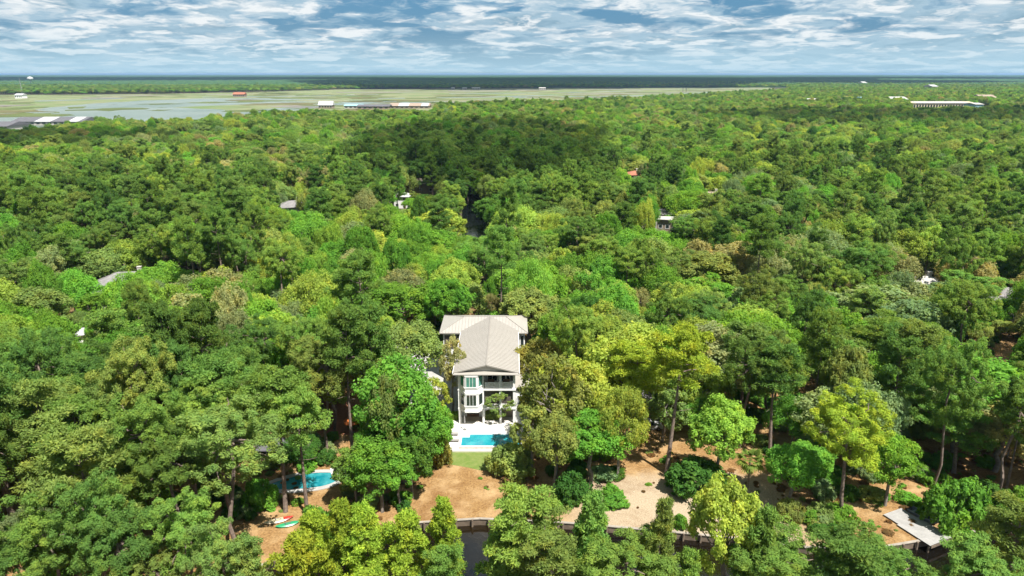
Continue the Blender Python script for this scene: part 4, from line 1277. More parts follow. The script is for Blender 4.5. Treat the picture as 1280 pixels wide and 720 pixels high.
rooted('highpine', 384, 642, 486, 90, 'pine_mid', 'tall pine whose trunk stands before the middle of the kidney-shaped pool', 'crown pine a')
# beside the house on the left
hero('broad', 496, 412, 15, 108, 'olive', 'big olive oak beside the driveway left of the white house', 'dome b')
rooted('broad', 505, 604, 452, 92, 'mid', 'tall rich green oak filling the gap left of the lawn', 'tall a')
rooted('broad', 536, 592, 500, 56, 'bright', 'vivid green tree at the left edge of the lawn', 'tall b')
rooted('broad', 484, 612, 470, 60, 'olive', 'olive tree left of the tall rich green oak by the lawn', 'dome c')
rooted('airy', 566, 516, 424, 40, 'tan', 'thin tan-leaved tree overlapping the left side of the white house', 'airy a')
rooted('airy', 546, 530, 470, 42, 'yellow', 'small yellowish tree on the driveway left of the bay windows', 'airy b')
rooted('bush', 555, 524, 506, 12, 'dark', 'dark clipped cone shrub left of the bay windows', 'bush b')
rooted('bush', 550, 578, 548, 34, 'bronze', 'reddish bush at the left end of the pool terrace')
rooted('bush', 640, 590, 562, 60, 'olive', 'olive bush at the right edge of the lawn')
rooted('bush', 612, 421, 396, 60, 'mid')
rooted('broad', 828, 552, 484, 60, 'olive', 'low olive tree overhanging the parked silver car', 'airy b')
rooted('broad', 478, 640, 552, 66, 'mid', 'low rich green tree by the bulkhead, left of the straw clearing', 'tall a')
rooted('broad', 446, 634, 560, 50, 'pine_mid', 'mid green low tree right of the kidney-shaped pool', 'tall b')
rooted('broad', 500, 636, 566, 54, 'mid', 'low rich green tree at the straw edge, nearest the bulkhead left of the clearing', 'dome c')
rooted('broad', 516, 622, 540, 58, 'dark', 'deep green low tree at the left border of the straw clearing', 'tall a')
rooted('broad', 490, 600, 548, 56, 'pine_olive', 'olive low tree below the orange umbrella', 'dome d')
rooted('broad', 492, 590, 500, 64, 'pine_mid', 'mid green tree between the orange umbrella and the lawn', 'tall a')
# foreground pines on the near bank
for a in [('pine', 40, 604, 18, 116, 'pine_mid', 'mid green pine at the lower left edge above the vivid bush', 'pine d'),
          ('pine', 138, 622, 17, 110, 'pine_dark', 'dark green pine low at the left between two mid green pines', 'pine b'),
          ('pine', 214, 606, 18, 100, 'pine_mid', 'mid green pine low at the left beside the olive pine', 'pine d'),
          ('pine', 176, 676, 13, 100, 'pine_olive', 'olive pine at the lower left border of the view', 'pine b'),
          ('pine', 4, 662, 14, 100, 'pine_dark', 'dark green pine in the lower left corner', 'pine c'),
          ('young', 454, 632, 14.5, 80, 'pine_yellow', 'sunlit yellow-green young pine over the dark water left of the straw clearing', 'young pine a'),
          ('young', 508, 646, 13.5, 74, 'pine_yellow', 'yellow-green young pine, second from left before the straw clearing', 'young pine b'),
          ('young', 549, 630, 15, 62, 'pine_yellow', 'yellow-green young pine at the left edge of the straw clearing', 'young pine a'),
          ('young', 392, 640, 12, 66, 'pine_yellow', 'yellow-green young pine just right of the green kayak', 'young pine b'),
          ('young', 420, 628, 14.8, 64, 'pine_yellow', 'yellow-green young pine left of the sunlit one over dark water', 'young pine b'),
          ('young', 372, 672, 13, 96, 'pine_yellow', 'wide yellow-green young pine below the kayaks', 'young pine b'),
          ('young', 300, 672, 13, 90, 'pine_olive', 'olive young pine at the lower edge left of the kayaks', 'young pine a'),
          ('pine', 262, 640, 17, 92, 'pine_olive', 'olive pine standing low in front of the dark pine wall', 'pine d'),
          ('highpine', 655, 622, 17.5, 112, 'pine_mid', 'open pine with bare grey limbs over the dark water below the lawn', 'crown pine b'),
          ('young', 744, 612, 16.5, 78, 'pine_mid', 'mid green pine over the bulkhead right of the open pine', 'young pine a'),
          ('young', 632, 664, 13, 80, 'pine_mid', 'mid green young pine below the open pine', 'young pine b'),
          ('pine', 700, 657, 14.5, 110, 'pine_olive', 'broad olive pine at the lower edge of the view', 'pine e'),
          ('pine', 778, 661, 14.5, 130, 'pine_mid', 'broad mid green pine right of the broad olive pine at the lower edge', 'pine b'),
          ('young', 826, 622, 16, 54, 'pine_olive', 'narrow olive pine in front of the pale sandy bank', 'young pine a'),
          ('broad', 916, 606, 17.5, 98, 'yellow', 'yellowish round-headed tree with slender trunk over the dark water', 'dome c'),
          ('young', 866, 692, 11, 60, 'pine_mid', 'small mid green pine low over the dark water', 'young pine b'),
          ('pine', 985, 646, 15.5, 110, 'pine_mid', 'mid green pine low in front of the stout yellow-green pine', 'pine b'),
          ('young', 952, 640, 15.5, 74, 'pine_mid', 'mid green young pine beside the yellowish round-headed tree over dark water', 'young pine b'),
          ('pine', 1062, 674, 14, 130, 'pine_dark', 'wide dark green pine in front of the dock, the left one', 'pine e'),
          ('pine', 1130, 690, 12.5, 130, 'pine_mid', 'wide mid green pine in front of the dock, the right one', 'pine d'),
          ('pine', 1240, 668, 14.5, 120, 'pine_mid', 'mid green pine at the lower right before the bulkhead', 'pine b'),
          ('pine', 1290, 640, 16, 110, 'pine_olive', 'olive pine cut by the right edge near the bulkhead', 'pine e'),
          ('pine', 1200, 716, 11, 110, 'pine_olive', 'olive pine low at the lower right corner', 'pine d'),
          ('pine', 560, 690, 11, 70, 'pine_mid', 'mid green pine low over the water beneath the straw clearing', 'pine e'),
          ('young', 470, 706, 11, 80, 'pine_yellow', 'yellow-green young pine lowest at the water left of centre', 'young pine a')]:
    hero(*a)

# things that must stay in sight: (x0, y0, x1, y1 in the photograph, distance of the thing)
SIGHT = [(552, 398, 660, 445, 140), (556, 440, 656, 470, 121), (572, 462, 650, 540, 111), (562, 525, 650, 566, 101), (556, 562, 636, 592, 95), (532, 585, 636, 652, 83), (520, 476, 572, 530, 112),
         (806, 572, 966, 606, 96), (790, 600, 830, 656, 83), (850, 618, 890, 668, 80), (922, 500, 940, 530, 108), (926, 538, 984, 566, 98), (796, 524, 830, 542, 108), (940, 560, 975, 625, 92),
         (140, 336, 186, 352, 172), (586, 232, 609, 292, 265), (334, 643, 366, 660, 80), (342, 588, 420, 620, 91), (1116, 634, 1182, 682, 76), (1186, 660, 1212, 690, 74),
         (433, 522, 448, 534, 103), (338, 502, 356, 515, 108), (395, 498, 405, 508, 110), (430, 505, 437, 515, 110), (820, 271, 840, 292, 258), (516, 224, 544, 240, 330), (498, 244, 510, 254, 300), (362, 251, 370, 256, 290), (84, 415, 100, 426, 152), (120, 374, 130, 392, 160),
         (881, 210, 890, 214, 380), (886, 242, 894, 246, 320), (784, 212, 798, 220, 380), (1248, 368, 1266, 376, 180), (1246, 432, 1262, 446, 150), (1148, 346, 1162, 352, 200),
         (1120, 575, 1170, 612, 92), (1205, 580, 1262, 612, 95), (322, 625, 334, 690, 78), (12, 680, 32, 720, 72), (1140, 118, 1236, 134, 1300), (218, 156, 262, 164, 660), (284, 155, 308, 161, 660), (8, 142, 106, 150.5, 820),
         (392, 122, 540, 138, 1150), (1112, 118, 1140, 126, 1300), (548, 405, 556, 415, 130), (416, 668, 430, 690, 80), (570, 652, 606, 720, 72), (836, 668, 900, 716, 75)]
OPEN = []                                   # bare ground: (x0, y0, x1, y1) on the ground
def open_px(px0, py0, px1, py1):
    c = [gp(px0, py0), gp(px1, py0), gp(px0, py1), gp(px1, py1)]
    OPEN.append((min(p.x for p in c), min(p.y for p in c), max(p.x for p in c), max(p.y for p in c)))
OPEN += [(-14.5, 80, 4.5, 142), (-24, 108, -9, 146), (-19.5, 129, 4, 143), (16, 80, 42, 102), (17, 100, 31, 112), (-35, 74, -27, 85)]
open_px(325, 590, 425, 618); open_px(1110, 628, 1190, 690)

def canal_gap(x, y):
    if 225 < y < 335:
        xc = np.interp(y, [235, 270, 330, 420, 560, 640], [-12, -14, -18, -27, -38, -45])
        return abs(x - xc) < (7.0 if y < 300 else 5.5)
    return False

EDGE_PX = [-400, 0, 60, 130, 200, 300, 390, 430, 520, 600, 700, 800, 870, 940, 1000, 1500]
EDGE_D = [600, 610, 640, 770, 720, 800, 950, 1050, 1090, 1230, 1320, 1450, 1750, 2000, 2300, 3300]
FARB_PX = [-400, 0, 100, 200, 330, 420, 640, 900, 980, 1500]
FARB_D = [2080, 2120, 2170, 2240, 2500, 2850, 3150, 3200, 3250, 3300]

def pick(px, py, D, x, y, r):
    n = float(fbm(x / 42, y / 42, 3, 3)); u = r.random(); v = r.random()
    def w(*prs):
        tot = sum(p for _, p in prs); a = v * tot
        for k, p in prs:
            a -= p
            if a <= 0: return k
        return prs[-1][0]
    if D > 420:
        f = .20 if 430 < px < 780 else .13
        if u < f: return 'pine', w(('pine_dark', 4), ('pine_mid', 4), ('pine_olive', 3))
        if u < f + .40: return 'broad', w(('pine_mid', 4), ('pine_olive', 5), ('pine_dark', 1.5))
        return 'broad', w(('mid', 3), ('yellow', 3.4), ('bright', 2.4), ('dark', .8), ('olive', 3), ('grey', 1.2), ('tan', 1.4))
    if px < 470 and py > 428:
        if u < .86: return 'pine', w(('pine_dark', 4), ('pine_mid', 5), ('pine_olive', 2.5))
        return 'broad', w(('mid', 3), ('bright', 1), ('grey', 1))
    if 90 < px < 560 and 325 < py <= 428:
        if u < .08: return 'pine', 'pine_mid'
        return 'broad', w(('bright', 3), ('yellow', 3), ('mid', 3), ('tan', 1.6), ('olive', 1.6), ('lime', 1.4), ('grey', .8))
    if px < 330 and 215 < py < 335:
        if u < .52: return 'pine', w(('pine_dark', 4), ('pine_mid', 3), ('pine_olive', 2))
    if 430 < px < 770 and py < 262:
        if u < .6: return 'pine', w(('pine_dark', 4), ('pine_mid', 4))
        return 'broad', w(('mid', 3), ('yellow', 1.5), ('olive', 2), ('dark', 2), ('bright', 1))
    if px > 900 and py > 400:
        if u < .42: return 'pine', w(('pine_mid', 4), ('pine_dark', 3), ('pine_olive', 2))
        return 'broad', w(('mid', 3), ('grey', 3), ('olive', 2), ('bright', 1.3), ('tan', .6))
    if px > 900:
        if u < .30: return 'pine', w(('pine_mid', 3), ('pine_dark', 3), ('pine_olive', 2))
        return 'broad', w(('mid', 3), ('grey', 3), ('bright', 2.2 if n > .5 else 1), ('tan', 1.3), ('olive', 2), ('yellow', 1.2), ('dark', .8))
    if u < .17: return 'pine', w(('pine_mid', 3), ('pine_dark', 2), ('pine_olive', 2))
    if n > .52: return 'broad', w(('bright', 3), ('yellow', 3), ('mid', 2.5), ('olive', 1.2), ('lime', 1), ('tan', .6))
    return 'broad', w(('yellow', 2.4), ('olive', 2.4), ('mid', 3), ('tan', 1.5), ('grey', 1.2), ('bright', 1.3), ('dark', .8))

FILL = []
SHX = [-420] + [p.x for p in SHORE] + [420]
SHY = [66] + [p.y for p in SHORE] + [SHORE[-1].y]
def on_land(x, y, m=1.5):
    return y > max(np.interp(x - 3, SHX, SHY), np.interp(x + 3, SHX, SHY)) + m or (y < 65 and x < -15)
def hidden_ok(x, y, H, Rw, kind):
    px, py, dep = project(x, y, H * .7)
    rp = Rw * FOC / dep * .9
    top = project(x, y, H * .95)[1]
    bot = project(x, y, H * (.45 if kind == 'pine' else .2))[1]
    for x0, y0, x1, y1, D in SIGHT:
        if y < D and px + rp > x0 and px - rp < x1 and bot > y0 and top < y1: return False
    return True

def scatter():
    r = random.Random(11)
    cells = {}
    def near(x, y, Rw, f):
        i, j = int(x // 12), int(y // 12)
        for a in (-1, 0, 1):
            for b in (-1, 0, 1):
                for (u, v, q) in cells.get((i + a, j + b), ()):
                    if (x - u) ** 2 + (y - v) ** 2 < (f * (Rw + q)) ** 2: return True
        return False
    def put(x, y, Rw): cells.setdefault((int(x // 12), int(y // 12)), []).append((x, y, Rw))
    for p in PLACED: put(*p)
    y = 60.0; row = 0
    while y < 2400:
        sp = 4.6 if y < 135 else 5.6 if y < 450 else (6.4 if y < 900 else 8.5)
        half = y * .80 + 60
        n = int(2 * half / sp)
        for k in range(n):
            x = -half + (k + .5 * (row % 2)) * sp + r.uniform(-.42, .42) * sp
            yy = y + r.uniform(-.42, .42) * sp
            px, py, dep = project(x, yy, 14)
            if yy > np.interp(px, EDGE_PX, EDGE_D) * (1 + .06 * (float(vnoise(x / 60, 7.7, 5)) - .5)): continue
            if yy < 92 and not (x < -22 or x > 55): continue
            if not on_land(x, yy): continue
            if canal_gap(x, yy): continue
            if any(a < x < c and b < yy < d for a, b, c, d in OPEN): continue
            if any((x - hx) ** 2 + (yy - hy) ** 2 < hr ** 2 for hx, hy, hr in HOUSES): continue
            kind, tint = pick(px, py, yy, x, yy, r)
            if kind == 'pine':
                H, Rw = ((r.uniform(16, 23), r.uniform(4.0, 6.6)) if r.random() < .82 else (r.uniform(23, 27), r.uniform(4.2, 5.6))) if yy < 420 else (r.uniform(14, 20), r.uniform(4.6, 7.0))
            else:
                q = r.random()
                H, Rw = (r.uniform(11, 16), r.uniform(4.2, 6.8)) if q < .52 else (r.uniform(13, 18), r.uniform(6.8, 9.4)) if q < .72 else (r.uniform(6.5, 10.5), r.uniform(2.4, 4.2)) if q < .92 else (r.uniform(16, 19), r.uniform(3.6, 5))
            if yy > 520 and px < 120: H *= .94
            if near(x, yy, Rw, .40 if (x < -20 and yy < 135) else .50): continue
            if not hidden_ok(x, yy, H, Rw, kind):
                # a low tree may still fit beneath the line of sight
                H, Rw, kind, tint = r.uniform(4, 6.5), r.uniform(2.2, 3.2), 'broad', r.choice(['mid', 'bright', 'dark', 'olive'])
                if near(x, yy, Rw, .56) or not hidden_ok(x, yy, H, Rw, kind) or r.random() < .35: continue
            put(x, yy, Rw)
            FILL.append((kind, x, yy, H, Rw, tint))
        y += sp * .88; row += 1
scatter()

# which of them are built one by one: the nearest in view; the rest are one mass
def in_frame(x, y, z, m=25):
    px, py, d = project(x, y, z)
    return -m < px < 1280 + m and py < 740
near_n = dict(pine_tree=sum(1 for t in TREES if NAME[t['kind']] == 'pine_tree'), broadleaf_tree=sum(1 for t in TREES if NAME[t['kind']] == 'broadleaf_tree'))
MASS = []
LIMIT = 285
for f in sorted(FILL, key=lambda f: f[2]):
    kind, x, y, H, Rw, tint = f
    nm = NAME[kind]
    if in_frame(x, y, H * .7) and near_n[nm] < LIMIT and y < 330:
        near_n[nm] += 1
        kk = kind
        if kind == 'broad' and rr.random() < .10: kk = 'airy'
        if kind == 'pine' and rr.random() < (.22 if H < 23 else .7): kk = 'highpine'
        plant(kk, x, y, H, Rw, tint)
    else:
        MASS.append(f)

# labels: look, then order of nearness to a landmark
LAND = [('the white house', -4.6, 121), ('the turquoise pool', -3.6, 105), ('the kidney-shaped pool', gp(381, 602).x, gp(381, 602).y), ('the red kayak', gp(348, 652).x, 80), ('the dock', gp(1150, 655).x, 80),
        ('the silver car', gp(811, 536).x, gp(811, 536).y), ('the orange umbrella', gp(441, 541).x, gp(441, 541).y), ('the grey shingled house', gp(160, 342, 8).x, gp(160, 342, 8).y), ('the small white-roofed shed', gp(92, 421, 1.5).x, gp(92, 421, 1.5).y),
        ('the narrow canal', -14, 262), ('the narrow tan tower', gp(831, 271, 9).x, gp(831, 271, 9).y), ('the right-edge grey house', gp(1256, 366, 7.5).x, gp(1256, 366, 7.5).y), ('the flat-topped pine', gp(1123, 398, 17).x, gp(1123, 398, 17).y),
        ('the pale-roofed cottage', gp(1155, 348, 6).x, gp(1155, 348, 6).y), ('the very broad green tree', gp(940, 402, 16).x, gp(940, 402, 16).y), ('the big olive oak', gp(496, 412, 15).x, gp(496, 412, 15).y), ('the garden path', gp(940, 547).x, gp(940, 547).y),
        ('the stout yellow-green pine', gp(1052, 646).x, gp(1052, 646).y)]
ORD = ['nearest', 'second nearest', 'third nearest', 'fourth nearest', 'fifth nearest', 'sixth nearest', 'seventh nearest', 'eighth nearest', 'ninth nearest', 'tenth nearest', 'eleventh nearest', 'twelfth nearest',
       'thirteenth nearest', 'fourteenth nearest', 'fifteenth nearest', 'sixteenth nearest', 'seventeenth nearest', 'eighteenth nearest', 'nineteenth nearest', 'twentieth nearest']
buckets = {}
for t in TREES:
    if t['label']: continue
    land, lx, ly = min(LAND, key=lambda L: (L[1] - t['x']) ** 2 + (L[2] - t['y']) ** 2)
    dx, dy = t['x'] - lx, t['y'] - ly
    rel = ('behind' if dy > 0 else 'in front of') if abs(dy) > abs(dx) else ('right of' if dx > 0 else 'left of')
    t['dist'] = math.hypot(dx, dy)
    buckets.setdefault((LOOK[t['tint']], WORD[t['kind']], rel, land), []).append(t)
for (look, word, rel, land), ts in buckets.items():
    for i, t in enumerate(sorted(ts, key=lambda t: t['dist'])):
        t['label'] = f'{look} {word}, {ORD[min(i, len(ORD) - 1)]} {rel} {land}' if len(ts) > 1 else f'{look} {word}, only one {rel} {land}'

GROUPS = dict(pine_tree='pines standing in the wood', broadleaf_tree='broadleaf trees standing in the wood', bush='bushes on the bank and round the house')
for t in TREES:
    P = PROTO[t['key']]
    nm = NAME[t['kind']]
    o = bpy.data.objects.new(nm, None)
    COL.objects.link(o)
    w = rr.uniform(.88, 1.14)
    o.location = (t['x'], t['y'], 0); o.rotation_euler = (rr.uniform(-.05, .05), rr.uniform(-.05, .05), t['rz']); o.scale = (t['sxy'] * w, t['sxy'] / w, t['sz'])
    tag(o, t['label'], CAT[t['kind']], GROUPS[nm])
    for pn in ('trunk', 'crown'):
        c = bpy.data.objects.new(pn, P[pn]); c.parent = o
        if pn == 'crown': c['tint'] = t['col']
        COL.objects.link(c)

# ---------------------------------------------------------------- masses of trees nobody could count
def proto_collection(name, keys, which):
    c = bpy.data.collections.new(name)
    for i, k in enumerate(keys):
        c.objects.link(bpy.data.objects.new(f'{which} {chr(97 + i // 26)}{chr(97 + i % 26)}', PROTO[k][which]))
    return c

ALLK = [k for k in PROTO if isinstance(PROTO[k], dict)]
ALLK = [k for k in ALLK if PROTO[k]['kind'] in ('broad', 'airy', 'pine', 'highpine', 'young', 'bush')]
CC, CT = proto_collection('crowns', ALLK, 'crown'), proto_collection('trunks', ALLK, 'trunk')

def mass_tree():
    g = bpy.data.node_groups.new('tree mass', 'GeometryNodeTree')
    g.interface.new_socket('Geometry', in_out='INPUT', socket_type='NodeSocketGeometry')
    g.interface.new_socket('Geometry', in_out='OUTPUT', socket_type='NodeSocketGeometry')
    gi = g.nodes.new('NodeGroupInput'); go = g.nodes.new('NodeGroupOutput')
    def attr(n, t):
        a = g.nodes.new('GeometryNodeInputNamedAttribute'); a.data_type = t; a.inputs[0].default_value = n
        return a.outputs[0]
    idx, sc, rot = attr('kind_index', 'INT'), attr('size', 'FLOAT_VECTOR'), attr('turn', 'FLOAT_VECTOR')
    e2r = g.nodes.new('FunctionNodeEulerToRotation'); g.links.new(rot, e2r.inputs[0])
    jn = g.nodes.new('GeometryNodeJoinGeometry')
    for c in (CC, CT):
        ci = g.nodes.new('GeometryNodeCollectionInfo')
        ci.inputs['Collection'].default_value = c
        ci.inputs['Separate Children'].default_value = True
        ci.inputs['Reset Children'].default_value = True
        ip = g.nodes.new('GeometryNodeInstanceOnPoints')
        g.links.new(gi.outputs[0], ip.inputs['Points'])
        g.links.new(ci.outputs[0], ip.inputs['Instance'])
        ip.inputs['Pick Instance'].default_value = True
        g.links.new(idx, ip.inputs['Instance Index'])
        g.links.new(e2r.outputs[0], ip.inputs['Rotation'])
        g.links.new(sc, ip.inputs['Scale'])
        g.links.new(ip.outputs[0], jn.inputs[0])
    g.links.new(jn.outputs[0], go.inputs[0])
    return g
MASS_GN = mass_tree()

def tree_mass(name, items):
    """items: (kind, x, y, H, R, tint)"""
    n = len(items)
    me = bpy.data.meshes.new(name)
    me.vertices.add(n)
    co = np.zeros((n, 3), np.float32); idx = np.zeros(n, np.int32); sc = np.zeros((n, 3), np.float32); rot = np.zeros((n, 3), np.float32); ti = np.zeros((n, 3), np.float32)
    pool = {k: [i for i, a in enumerate(ALLK) if PROTO[a]['kind'] == k] for k in ('broad', 'airy', 'pine', 'highpine', 'young', 'bush')}
    r = random.Random(31)
    for i, (kind, x, y, H, Rw, tint) in enumerate(items):
        co[i] = (x, y, 0)
        j = r.choice(pool[kind]); P = PROTO[ALLK[j]]
        idx[i] = j; w = r.uniform(.86, 1.16); sc[i] = (Rw / P['R'] * w, Rw / P['R'] / w, H / P['H']); rot[i] = (r.uniform(-.05, .05), r.uniform(-.05, .05), r.uniform(0, 6.28)); ti[i] = jitter_tint(tint, r)
    me.vertices.foreach_set('co', co.ravel())
    me.attributes.new('kind_index', 'INT', 'POINT').data.foreach_set('value', idx)
    for nm, a in (('size', sc), ('turn', rot), ('tint', ti)):
        me.attributes.new(nm, 'FLOAT_VECTOR', 'POINT').data.foreach_set('vector', a.ravel())
    o = link(name, me)
    o['kind'] = 'stuff'
    md = o.modifiers.new('trees', 'NODES'); md.node_group = MASS_GN
    return o

tree_mass('forest', MASS)

# the far bank and the woods on the right, beyond the marsh
far_items = []
r = random.Random(77)
y = 1700.0
while y < 4300:
    sp = 14.0 + (y - 2000) * .004
    half = y * .80
    for k in range(int(2 * half / sp)):
        x = -half + (k + r.random()) * sp; yy = y + r.uniform(-.5, .5) * sp
        px = project(x, yy, 8)[0]
        if not -40 < px < 1320: continue
        fb = float(np.interp(px, FARB_PX, FARB_D)) * (1 + .10 * (float(fbm(x / 260, 3.1, 9, 3)) - .5))
        e = float(np.interp(px, EDGE_PX, EDGE_D))
        if px > 985:
            if yy < e * .95: continue
        elif yy < fb: continue
        if any((x - hx) ** 2 + (yy - hy) ** 2 < (hr + 8) ** 2 for hx, hy, hr in HOUSES): continue
        n = float(fbm(x / 200, yy / 200, 15, 3)); v = r.random()
        if v < .45: far_items.append(('pine', x, yy, r.uniform(12, 17) * (1 + .25 * (n - .5)), r.uniform(6, 9), r.choice(['pine_dark', 'pine_mid', 'pine_mid', 'pine_olive'])))
        else: far_items.append(('broad', x, yy, r.uniform(8, 14), r.uniform(6.5, 10), r.choice(['mid', 'lime', 'yellow', 'bright', 'bright', 'olive'] if n > .42 else ['mid', 'grey', 'pine_mid', 'olive', 'tan'])))
    y += sp
tree_mass('far_bank_wood', far_items)

# undergrowth below the trees
under = []
for k in range(2600):
    D = r.uniform(80, 300); x = r.uniform(-.8, .8) * D
    if not on_land(x, D): continue
    if any(a < x < c and b < D < d for a, b, c, d in OPEN) or canal_gap(x, D): continue
    if any((x - hx) ** 2 + (D - hy) ** 2 < hr ** 2 for hx, hy, hr in HOUSES): continue
    s = r.uniform(.7, 2.0)
    if not hidden_ok(x, D, s, s, 'broad'): continue
    under.append(('bush', x, D, s, s * r.uniform(.8, 1.3), r.choice(['mid', 'dark', 'bright', 'olive', 'grey'])))
tree_mass('undergrowth', under)

litter = []
for k in range(900):
    px, py = r.uniform(300, 1280), r.uniform(560, 668)
    p = gp(px, py)
    if not on_land(p.x, p.y, .8) or (-11.5 < p.x < 4 and p.y > 95): continue
    q = float(fbm(p.x / 5, p.y / 5, 44, 2))
    if q < .5: continue
    s = r.uniform(.10, .32)
    litter.append(('bush', p.x, p.y, s, s * r.uniform(1.0, 2.6), r.choice(['straw', 'straw', 'straw', 'olive', 'mid'])))
tree_mass('leaf_litter', litter)

def canopy():
    az = np.radians(np.linspace(-41, 41, 760)); D = 3300 * 1.0135 ** np.arange(230)
    A, DD = np.meshgrid(az, D)
    X, Y = np.tan(A) * DD, DD
    Z = 9.5 + 7.0 * vnoise(X / 11, Y / 16, 1) * (DD / 3300) ** .15 + 6 * (fbm(X / 140, Y / 140, 2, 3) - .5) + 10 * np.clip(fbm(X / 1500, Y / 1500, 8, 2) - .5, 0, 1)
    px = 640 + FOC * X / (Y * math.cos(R(PITCH)))
    Z[DD < np.interp(px, FARB_PX, FARB_D) * 1.08] = .2
    Z[0] = .2
    V = np.stack([X, Y, Z], -1).reshape(-1, 3)
    nr, nc = A.shape
    i, j = np.meshgrid(np.arange(nr - 1), np.arange(nc - 1), indexing='ij')
    a = (i * nc + j).ravel()
    F = np.stack([a, a + 1, a + nc + 1, a + nc], 1)
    m = mat('distant_canopy', (.024, .062, .024), .95, 0, .012, (.048, .092, .032), detail=8, space='World', spec=.02)
    o = link('distant_forest', raw_mesh('distant_forest', V, F, [m]))
    o['kind'] = 'stuff'
canopy()

# ---------------------------------------------------------------- palm and hedges
def palm(px, py, H, label):
    p = gp(px, py)
    t = thing('palm_tree', label, 'palm tree', (p.x, p.y, 0))
    part('trunk', MB().tube([(0, 0, -.1), (.06, 0, H * .4), (0, .05, H * .8)], [.20, .16, .17], 8), M['palmbark'], t)
    rg = np.random.default_rng(4)
    for k in range(22):
        a = k * 2.4; el = .9 - 1.5 * k / 22
        L = 2.1 + .6 * rg.random()
        mb = MB()
        d = Vector((math.cos(a) * math.cos(el), math.sin(a) * math.cos(el), math.sin(el)))
        o = Vector((0, .05, H * .8)); hub = o + d * L * .45
        s = Vector((-math.sin(a), math.cos(a), 0)); u = s.cross(d)
        mb.tube([o, hub], .02, 3)
        for j in range(9):
            f = -1.15 + 2.3 * j / 8
            dd = (d * math.cos(f) + s * math.sin(f)).normalized()
            tip = hub + dd * L * .62 * (1 - .25 * abs(f)) + Vector((0, 0, -.12 * L))
            w = dd.cross(u).normalized() * .13
            mb.add([hub - w * .4, hub + dd * L * .3 - w, tip, hub + dd * L * .3 + w, hub + w * .4], [(0, 1, 2, 3, 4)])
        me = mb.mesh('frond', [M['leaf']])
        at = me.attributes.new('var', 'FLOAT', 'FACE'); at.data.foreach_set('value', rg.uniform(.3, .8, len(me.polygons)).astype(np.float32))
        c = link('frond', me, t); c['tint'] = (.16, .24, .05)
palm(934, 610, 6.0, 'small cabbage palm with fan fronds alone on the sunlit straw')

def hedge(px0, px1, py, h, dp, tint, label):
    a, b = gp(px0, py), gp(px1, py)
    rg = np.random.default_rng(int(px0))
    w = b.x - a.x
    n = 2600
    c = np.stack([rg.uniform(-w / 2, w / 2, n), rg.uniform(-dp / 2, dp / 2, n), rg.uniform(.05, h, n)], 1)
    f = rg.integers(0, 4, n)
    c[f == 0, 2] = h; c[f == 1, 1] = -dp / 2; c[f == 2, 0] = w / 2; c[f == 3, 1] = dp / 2
    nr = np.where((f == 0)[:, None], [0, 0, 1.], np.where((f == 1)[:, None], [0, -1., 0], np.where((f == 2)[:, None], [1., 0, 0], [0, 1., 0])))
    c += rg.normal(size=c.shape) * .07
    L = rg.uniform(.08, .17, n)
    V, F = sprays(c, nr + rg.normal(size=c.shape) * .5, L, L * .6, rg)
    t = thing('hedge', label, 'hedge', ((a.x + b.x) / 2, a.y + dp / 2, 0))
    cr = link('foliage', crown_mesh('hedge', V, F, .5 + rg.normal(size=n) * .2, M['leaf']), t); cr['tint'] = TINT[tint]
    st = MB()
    for k in range(6): st.tube([(-w / 2 + w * (k + .5) / 6, 0, 0), (-w / 2 + w * (k + .5) / 6, 0, h * .8)], .04, 4)
    part('stems', st, M['oakbark'], t)
hedge(559, 573, 527, 1.3, 1.3, 'lime', 'bright green clipped hedge at the left foot of the bay windows')
hedge(607, 628, 527, 1.5, 1.4, 'olive', 'dull green clipped hedge below the porch of the white house')

# ---------------------------------------------------------------- clouds that shade parts of the wood, and the air
def cloud_material(name, thin):
    m = bpy.data.materials.new(name)
    m.use_nodes = True
    T = NT(m.node_tree); T.n.clear()
    out = T.node('ShaderNodeOutputMaterial'); d = T.node('ShaderNodeBsdfDiffuse'); tr = T.node('ShaderNodeBsdfTranslucent'); mx = T.node('ShaderNodeMixShader')
    d.inputs[0].default_value = (.9, .9, .9, 1); tr.inputs[0].default_value = (.9, .9, .9, 1); mx.inputs[0].default_value = .4
    T.l.new(d.outputs[0], mx.inputs[1]); T.l.new(tr.outputs[0], mx.inputs[2])
    tp = T.node('ShaderNodeBsdfTransparent'); m2 = T.node('ShaderNodeMixShader'); m2.inputs[0].default_value = thin
    T.l.new(mx.outputs[0], m2.inputs[1]); T.l.new(tp.outputs[0], m2.inputs[2]); T.l.new(m2.outputs[0], out.inputs[0])
    return m
M['cloud'] = cloud_material('cloud', .54)
M['cloud_deck'] = cloud_material('cloud_deck', .12)

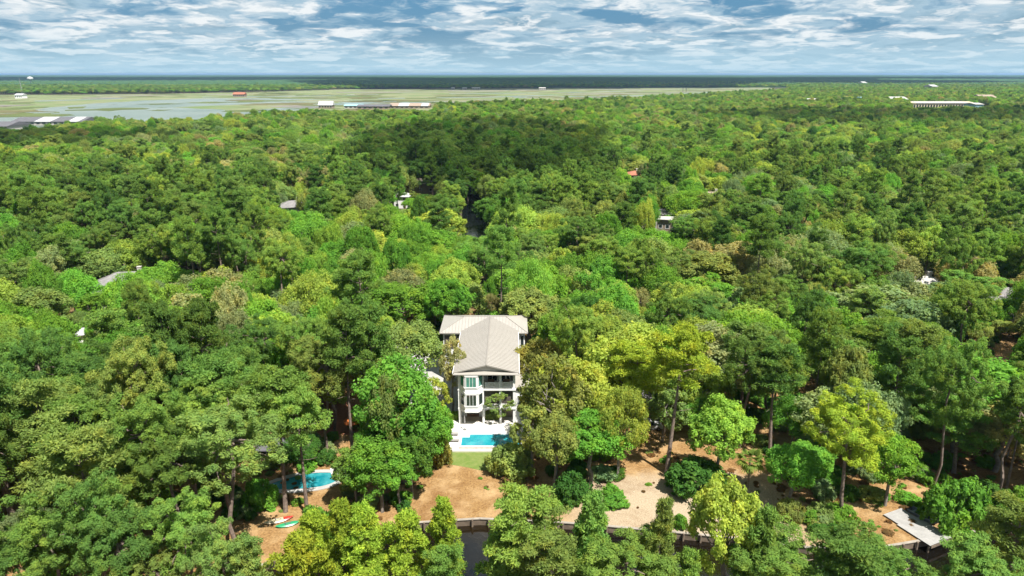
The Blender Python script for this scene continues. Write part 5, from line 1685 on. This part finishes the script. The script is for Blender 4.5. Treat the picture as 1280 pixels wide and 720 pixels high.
def cloud(cx, cy, rx, ry, alt, seed, step):
    """cumulus whose shadow falls on the ground ellipse (cx, cy, rx, ry)"""
    k = alt / math.tan(R(SUN_EL))
    ox, oy = cx + math.sin(R(SUN_AZ)) * k, cy + math.cos(R(SUN_AZ)) * k
    xs = np.arange(-rx * 1.3, rx * 1.3, step); ys = np.arange(-ry * 1.3, ry * 1.3, step)
    X, Y = np.meshgrid(xs, ys)
    s = min(rx, ry)
    th = 1 - (X / rx) ** 2 - (Y / ry) ** 2 + 1.3 * (fbm((X + ox) / s * 1.8, (Y + oy) / s * 1.8, seed, 5) - .5)
    on = th > 0
    top = np.sqrt(np.clip(th, 0, None)) * s * .35 * (.6 + .8 * fbm(X / s * 5, Y / s * 5, seed + 9, 3)) + 1
    bot = -np.sqrt(np.clip(th, 0, None)) * s * .05 - 1
    nr, nc = X.shape
    P = np.stack([X + ox, Y + oy, np.where(on, top, 0) + alt], -1).reshape(-1, 3)
    Q = np.stack([X + ox, Y + oy, np.where(on, bot, 0) + alt], -1).reshape(-1, 3)
    i, j = np.meshgrid(np.arange(nr - 1), np.arange(nc - 1), indexing='ij')
    sel = (on[:-1, :-1] | on[1:, :-1] | on[:-1, 1:] | on[1:, 1:])
    a = (i * nc + j)[sel]
    F = np.stack([a, a + 1, a + nc + 1, a + nc], 1)
    F = np.concatenate([F, F[:, ::-1] + nr * nc])
    V = np.concatenate([P, Q])
    used = np.unique(F); remap = np.zeros(len(V), int); remap[used] = np.arange(len(used))
    struct('cloud', raw_mesh('cloud', V[used], remap[F], [M['cloud_deck' if alt > 1000 else 'cloud']], smooth=True))

cloud(-20, 560, 90, 220, 900, 3, 9)
cloud(600, 860, 400, 165, 900, 5, 12)
cloud(-420, 560, 130, 70, 900, 8, 9)
cloud(60, 5200, 1350, 2350, 1700, 23, 90)
cloud(-3600, 7900, 3600, 2800, 1700, 12, 130)
cloud(1400, 7300, 2300, 3200, 1700, 14, 130)
cloud(6000, 8700, 2800, 2300, 1700, 17, 130)
cloud(-8500, 8300, 2400, 2600, 1700, 19, 130)

def haze():
    m = bpy.data.materials.new('haze_air'); m.use_nodes = True
    T = NT(m.node_tree); T.n.clear()
    out = T.node('ShaderNodeOutputMaterial'); v = T.node('ShaderNodeVolumePrincipled')
    v.inputs['Color'].default_value = (.42, .66, 1, 1); v.inputs['Density'].default_value = HAZE; v.inputs['Anisotropy'].default_value = .2
    T.l.new(v.outputs[0], out.inputs['Volume'])
    o = link('haze', MB().box(-200000, 200000, -1000, 80000, -4, 75).mesh('haze', [m]))
    o['kind'] = 'stuff'
HAZE = 4.0e-5
haze()
